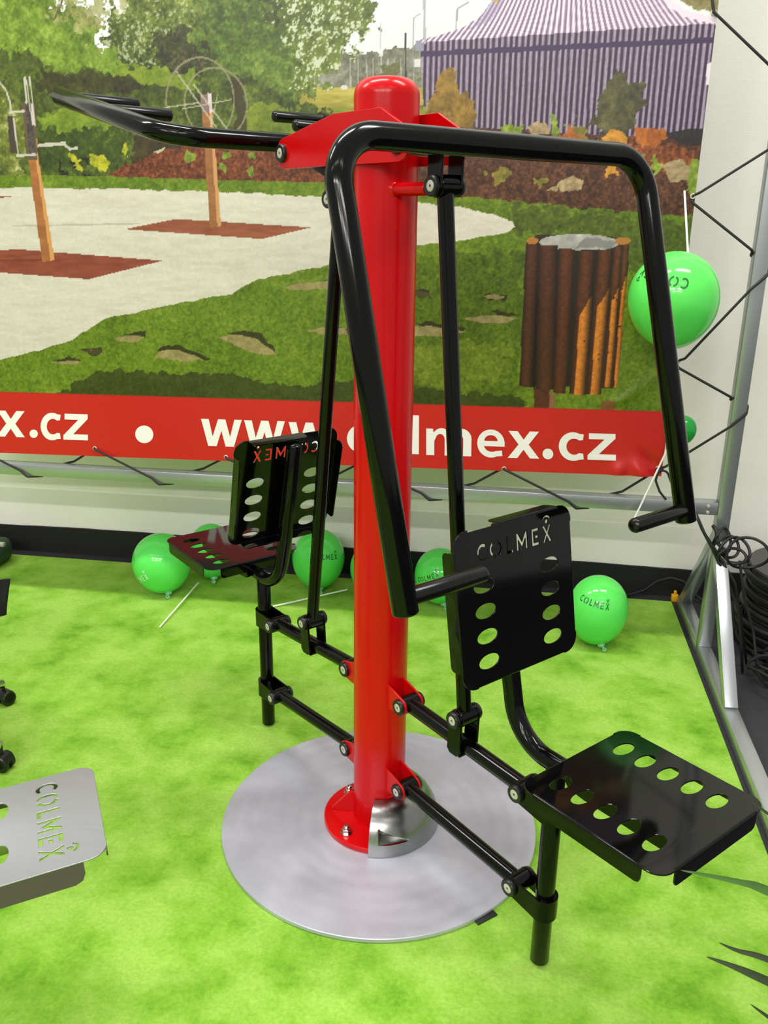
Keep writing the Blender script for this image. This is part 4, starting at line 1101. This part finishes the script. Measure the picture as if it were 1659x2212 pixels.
# local: x along the sheet (0 at its right end, negative to the left), y across (0 far edge, -Wd near edge)
rr_ = .035
outl = rrect(-Ln, -Wd, 0, 0, rr_, n=8)
polys = [outl]
sc = .268 / WORD_W
for pl in WORD: polys.append([(-.120 + q[1] * sc, -(.030 + q[0] * sc)) for q in pl])
for i in range(6):
    for yy in (-.088, -Wd + .096): polys.append(circ(-.190 - i * .06, yy, .0165, .030, 26))
mb = MB(); mb.flat(polys, .003, mt, .0005)
mb.build('bench_sheet', M_brushed, ST, smooth=30)
M_edge = mat('dull_stainless_edge_shaded', (92, 84, 80), rough=.5, metal=.4, var=.08, var_scale=30)  # same steel as the sheet; shade and dark reflections put into its colour
def drop(p0, p1, depth):
    """folded edge of the bench sheet with rounded lower corners"""
    p0 = Vector((p0[0], p0[1], 0)); p1 = Vector((p1[0], p1[1], 0)); L_ = (p1 - p0).length; d = (p1 - p0) / L_
    pl = [(0, 0), (L_, 0)] + circ(L_ - .02, -depth + .02, .02, n=6, a0=0, a1=-90 + 0)[:0] + [(L_, -depth + .02), (L_ - .006, -depth + .006), (L_ - .02, -depth), (.02, -depth), (.006, -depth + .006), (0, -depth + .02)]
    M2 = mt @ Matrix(((d.x, 0, -d.y, p0.x), (d.y, 0, d.x, p0.y), (0, 1, 0, 0), (0, 0, 0, 1)))
    mb = MB(); mb.flat([pl], .003, M2, .0004); mb.build('folded_edge', M_edge, ST, smooth=30)
drop((-Ln + .05, -Wd + .0015), (-.045, -Wd + .0015), .045); drop((-.0015, -.05), (-.0015, -Wd + .012), .02); drop((-Ln + .05, -.0015), (-.05, -.0015), .045)
mb = MB(); c0 = Vector((-Ln + .08, -Wd / 2, 0)); w0 = mt @ c0
mb.tube([(w0.x, w0.y, .001 + .0), (w0.x, w0.y, w0.z - .006)], .03, n=24, cap=0); mb.lathe([(.09, .0005), (.09, .008), (.03, .012)], n=32, c=(w0.x, w0.y, 0)); mb.build('bench_post', M_stainless, ST)
mb = MB(); q0 = mt @ Vector((-Ln + .08, -Wd / 2, -.02)); q1 = mt @ Vector((-.14, -Wd / 2, -.02)); mb.bar(q0, q1, .04, .032, bev=.003); mb.build('bench_rail', M_stainless, ST)

# ------------------------------------------------------------------ swivel chair at the left edge
CH = empty('swivel_chair', (-1.492, .077, 0)); tag(CH, 'black swivel chair on castors, cut off at the left edge of the picture', 'chair')
M_fab = mat('black_chair_fabric', (16, 16, 17), rough=.9, bump=.3, bump_scale=300)
base_ang = math.atan2(.383 - .077, -1.358 + 1.492)
for k in range(5):
    a = base_ang - k * 2 * math.pi / 5; d = Vector((math.cos(a), math.sin(a), 0)); p = d * .334
    mb = MB(); mb.tube([d * .03 + Vector((0, 0, .125)), d * .20 + Vector((0, 0, .105)), p + Vector((0, 0, .082))], [.024, .019, .014], n=14, fillet=.1); leg = mb.build('base_leg', M_chrome, CH)
    mb = MB(); ax = Vector((-d.y, d.x, 0)); c_ = p + d * .004 + Vector((0, 0, .0265))
    for sg in (-1, 1): mb.cyl(c_ + ax * sg * .006, c_ + ax * sg * .024, .026, 24, .004)
    mb.tube([p + Vector((0, 0, .04)), p + Vector((0, 0, .085))], .006, n=10)
    mb.cyl(c_ - ax * .024 + Vector((0, 0, .008)), c_ + ax * .024 + Vector((0, 0, .008)), .022, 16, .003)
    mb.build('castor', M_plastic, leg)
mb = MB(); mb.lathe([(.035, .09), (.035, .15), (.022, .16), (.022, .30), (.018, .30), (.018, .43)], n=24); mb.build('gas_column', M_plastic, CH)
mb = MB(); mb.box((-.23, -.23, .43), (.23, .23, .51), bev=.035, mtx=Matrix.Rotation(R(35), 4, 'Z')); mb.build('seat', M_fab, CH, smooth=60)
mb = MB(); mb.box((-.21, -.24, .58), (.21, -.18, 1.02), bev=.028, mtx=Matrix.Rotation(R(-70), 4, 'Z')); mb.build('backrest', M_fab, CH, smooth=60)
mb = MB(); mb.bar(Matrix.Rotation(R(-70), 3, 'Z') @ Vector((0, -.12, .44)), Matrix.Rotation(R(-70), 3, 'Z') @ Vector((0, -.23, .72)), .06, .012, bev=.002); mb.build('back_bracket', M_plastic, CH)

# jacket hanging from the chair: its black hem shows at the picture edge
mb = MB(); vs = []; fs = []; n, mm = 16, 10
for i in range(mm + 1):
    for j in range(n + 1):
        u_, w_ = j / n, i / mm
        vs.append((-1.40 + .155 * u_ - .02 * w_, .22 + .10 * u_ + .012 * math.sin(9 * u_ + 2 * w_), .50 - .15 * w_ + .03 * u_ * w_ + (.0 if i else .0)))
for i in range(mm):
    for j in range(n): fs.append((i * (n + 1) + j, i * (n + 1) + j + 1, (i + 1) * (n + 1) + j + 1, (i + 1) * (n + 1) + j))
k = len(vs); vs2 = vs + [(v[0] + .004, v[1] + .008, v[2]) for v in vs]; fs2 = fs + [tuple(q + k for q in f)[::-1] for f in fs]
for j in range(n):
    for i in (0, mm): q = i * (n + 1) + j; fs2.append((q, q + 1, q + 1 + k, q + k))
for i in range(mm):
    for j in (0, n): q = i * (n + 1) + j; fs2.append((q, q + n + 1, q + n + 1 + k, q + k))
mb.add(vs2, fs2); tag(mb.build('draped_cloth', M_fab, smooth=60), 'black cloth hem hanging over the seat of the swivel chair', 'cloth')

# dark green bag by the wall, left edge
M_bag = mat('dark_green_nylon', (34, 62, 40), rough=.6, bump=.3, bump_scale=60)
BG = empty('bag', (-2.16, 1.52, 0)); tag(BG, 'dark green nylon bag on the carpet by the wall, at the left edge', 'bag')
mb = MB(); mb.box((-.17, -.10, .0005), (.12, .10, .125), bev=.045); mb.build('bag_body', M_bag, BG, smooth=70)
mb = MB(); mb.tube([(-.08, 0, .118), (-.06, .01, .17), (.02, .01, .17), (.04, 0, .118)], .008, n=10, fillet=.03); mb.build('bag_handle', M_plastic, BG)
mb = MB(); mb.box((.085, -.012, .100), (.125, .012, .118), bev=.003); mb.build('buckle', M_steel, BG)

# ------------------------------------------------------------------ cables at the frame foot
CD = empty('cable_coil', (1.50, 1.33, 0)); tag(CD, 'black coil of heavy cable standing behind the frame post', 'cable coil')
loop_me = ring_mesh(.245, .0115, 48, 10)
loop_me.v = [(v[0], v[2], v[1]) for v in loop_me.v]
loop_me = loop_me.mesh('cable_loop', M_cable, 60)
rng = random.Random(9)
for k in range(14):
    o = link('cable_loop', loop_me, CD, (rng.uniform(-.012, .012), rng.uniform(-.012, .012), .0045 + .0225 * k), (R(rng.uniform(-1, 1)), R(rng.uniform(-1, 1)), rng.uniform(0, 6)))
    s_ = rng.uniform(.93, 1.06); o.scale = (s_, s_, 1)
mb = MB(); mb.lathe([(.02, -.007), (.225, -.007), (.225, .315), (.24, .322), (.24, .332), (.04, .332), (.035, .32), (.01, .32)], n=48); mb.build('spool', mat('grey_spool', (72, 70, 70), rough=.6), CD)
rng = random.Random(21)
CB = empty('cable_bundle', (1.12, 1.10, 0)); tag(CB, 'tangle of black cable hung on the brace joint of the frame post', 'cable')
def wire(pts, r_=.0055): 
    mb = MB(); mb.tube([Vector(p) - Vector((1.12, 1.10, 0)) for p in pts], r_, n=8, fillet=.06, seg=6); mb.build('cable_strand', M_cable, CB)
def loop(c_, rx, rz, ry=.02, n=18, ph=0):
    return [(c_[0] + rx * math.cos(ph + 2 * math.pi * i / n), c_[1] + ry * math.sin(ph + 4 * math.pi * i / n), c_[2] + rz * math.sin(ph + 2 * math.pi * i / n)) for i in range(n + 1)]
wire(loop((1.10, 1.11, .475), .045, .04)); wire(loop((1.125, 1.10, .462), .055, .05, ph=1.)); wire(loop((1.175, 1.10, .455), .075, .06, .015, ph=2.)); wire(loop((1.085, 1.12, .49), .03, .05, .02, ph=.5)); wire(loop((1.12, 1.09, .445), .05, .03, .01, ph=.9))
wire([(1.05, 1.13, .545), (1.06, 1.11, .535), (1.065, 1.10, .49), (1.09, 1.09, .47)], .007)
wire([(.985, 1.14, .585), (1.01, 1.12, .535), (1.05, 1.10, .47), (1.10, 1.08, .38), (1.16, 1.06, .26), (1.19, 1.05, .12), (1.21, 1.05, .0)])
wire([(.985, 1.15, .59), (1.02, 1.11, .52), (1.08, 1.09, .44), (1.14, 1.07, .35), (1.19, 1.08, .18), (1.24, 1.12, .002)], .005)
wire([(1.15, 1.09, .43), (1.18, 1.08, .30), (1.23, 1.06, .16), (1.25, 1.0, .02), (1.28, .96, .0)], .005)
for k in range(9):
    a0 = rng.uniform(0, 6.28); pts = []
    cx_, cy_ = 1.40 + rng.uniform(-.03, .08), 1.02 + rng.uniform(-.08, .1)
    for i in range(13):
        a = a0 + 4.2 * i / 12; pts.append((cx_ + rng.uniform(.15, .19) * math.cos(a), cy_ + rng.uniform(.10, .14) * math.sin(a), .0 + .014 * k * .7 + rng.uniform(0, .012)))
    wire(pts, .006)
mb = MB(); mb.tube([(.80, 1.645, .006), (.87, 1.69, .006), (.93, 1.715, .02), (.985, 1.72, .068), (1.04, 1.72, .089), (1.10, 1.715, .078), (1.16, 1.69, .02), (1.20, 1.67, .0)], .0062, n=8, fillet=.05)
tag(mb.build('floor_cable', M_cable), 'single black cable arching up against the black skirting at the carpet corner', 'cable')
mb = MB(); mb.box((1.048, 1.672, -.0075), (1.078, 1.695, .026), bev=.004); mb.cyl((1.063, 1.684, .026), (1.063, 1.684, .042), .007, 12, .001)
tag(mb.build('plug', mat('yellow_plastic', (232, 172, 20), rough=.5)), 'small yellow plug on the dark floor at the back end of the frame foot', 'plug')

# ------------------------------------------------------------------ potted plant right of the picture: arching strap leaves reach into view
PT = empty('potted_plant', (1.12, -.86, 0)); tag(PT, 'potted plant whose long green strap leaves reach in from the right edge', 'plant')
M_leaf = mat('strap_leaf', (60, 98, 30), rough=.45, var=.2, var_scale=14)
M_leafd = mat('strap_leaf_dark', (44, 58, 26), rough=.5, var=.25, var_scale=10)
M_pot = mat('anthracite_pot', (48, 48, 50), rough=.6); M_soil = mat('soil', (46, 34, 24), rough=.95, bump=.6, bump_scale=80)
mb = MB(); mb.lathe([(.02, .0005), (.115, .0005), (.15, .26), (.158, .27), (.158, .30), (.146, .30), (.14, .262)], n=48); mb.build('pot', M_pot, PT)
mb = MB(); mb.lathe([(.141, .262), (.08, .275), (.001, .28)], n=32); mb.build('soil', M_soil, PT)
def leaf_(pts, w, mt_):
    """strap leaf along a smooth curve, folded a little along its midrib, tapering to the tip"""
    P = [Vector(p) - Vector(PT.location) for p in pts]; C_ = []
    n = 14
    for i in range(len(P) - 1):
        p0 = P[max(i - 1, 0)]; p1 = P[i]; p2 = P[i + 1]; p3 = P[min(i + 2, len(P) - 1)]
        for k in range(n):
            t = k / n; C_.append(.5 * ((2 * p1) + (-p0 + p2) * t + (2 * p0 - 5 * p1 + 4 * p2 - p3) * t * t + (-p0 + 3 * p1 - 3 * p2 + p3) * t ** 3))
    C_.append(P[-1]); vs = []; fs = []; N = len(C_)
    for i, c in enumerate(C_):
        t = (C_[min(i + 1, N - 1)] - C_[max(i - 1, 0)]).normalized(); sd = t.cross(Vector((-.1, -.75, .65))).normalized(); upv = sd.cross(t)
        s_ = i / (N - 1); ww = w * min(1, (s_ + .06) * 4) * (max(0, 1 - s_) ** .7 + .01)
        vs += [c + sd * ww + upv * ww * .35, c, c - sd * ww + upv * ww * .35, c - upv * .0012]
    for i in range(N - 1):
        a = 4 * i; b_ = a + 4
        fs += [(a, a + 1, b_ + 1, b_), (a + 1, a + 2, b_ + 2, b_ + 1), (a, b_, b_ + 3, a + 3), (a + 2, a + 3, b_ + 3, b_ + 2)]
    mb = MB(); mb.add(vs, fs); mb.build('leaf', mt_, PT, smooth=60)
base = (1.12, -.86, .27)
leaf_([base, (1.02, -.845, .46), (.88, -.834, .565), (.739, -.831, .618), (.696, -.834, .631), (.603, -.841, .647)], .0135, M_leaf)
leaf_([base, (1.02, -.872, .36), (.88, -.875, .430), (.743, -.876, .487), (.692, -.877, .507), (.651, -.878, .520)], .0125, M_leafd)
leaf_([base, (1.02, -.862, .39), (.88, -.864, .466), (.746, -.865, .517), (.698, -.868, .530), (.669, -.868, .541)], .0090, M_leafd)
leaf_([base, (1.04, -.880, .30), (.90, -.890, .350), (.80, -.893, .400), (.746, -.893, .436), (.723, -.891, .451)], .0075, M_leafd)
leaf_([base, (1.04, -.84, .45), (.92, -.81, .59), (.80, -.795, .685), (.727, -.792, .735), (.705, -.790, .750)], .0065, M_leafd)
for a, h_, l_ in ((0, .55, .35), (50, .6, .3), (-40, .62, .32), (110, .55, .3), (-95, .6, .25), (75, .75, .2)):
    d = Vector((math.cos(R(a)), math.sin(R(a)), 0)); q = Vector(base)
    leaf_([q, q + d * l_ * .25 + Vector((0, 0, h_ * .6)), q + d * l_ * .7 + Vector((0, 0, h_ * .8)), q + d * l_ * 1.1 + Vector((0, 0, h_ * .6))], .011, M_leaf)
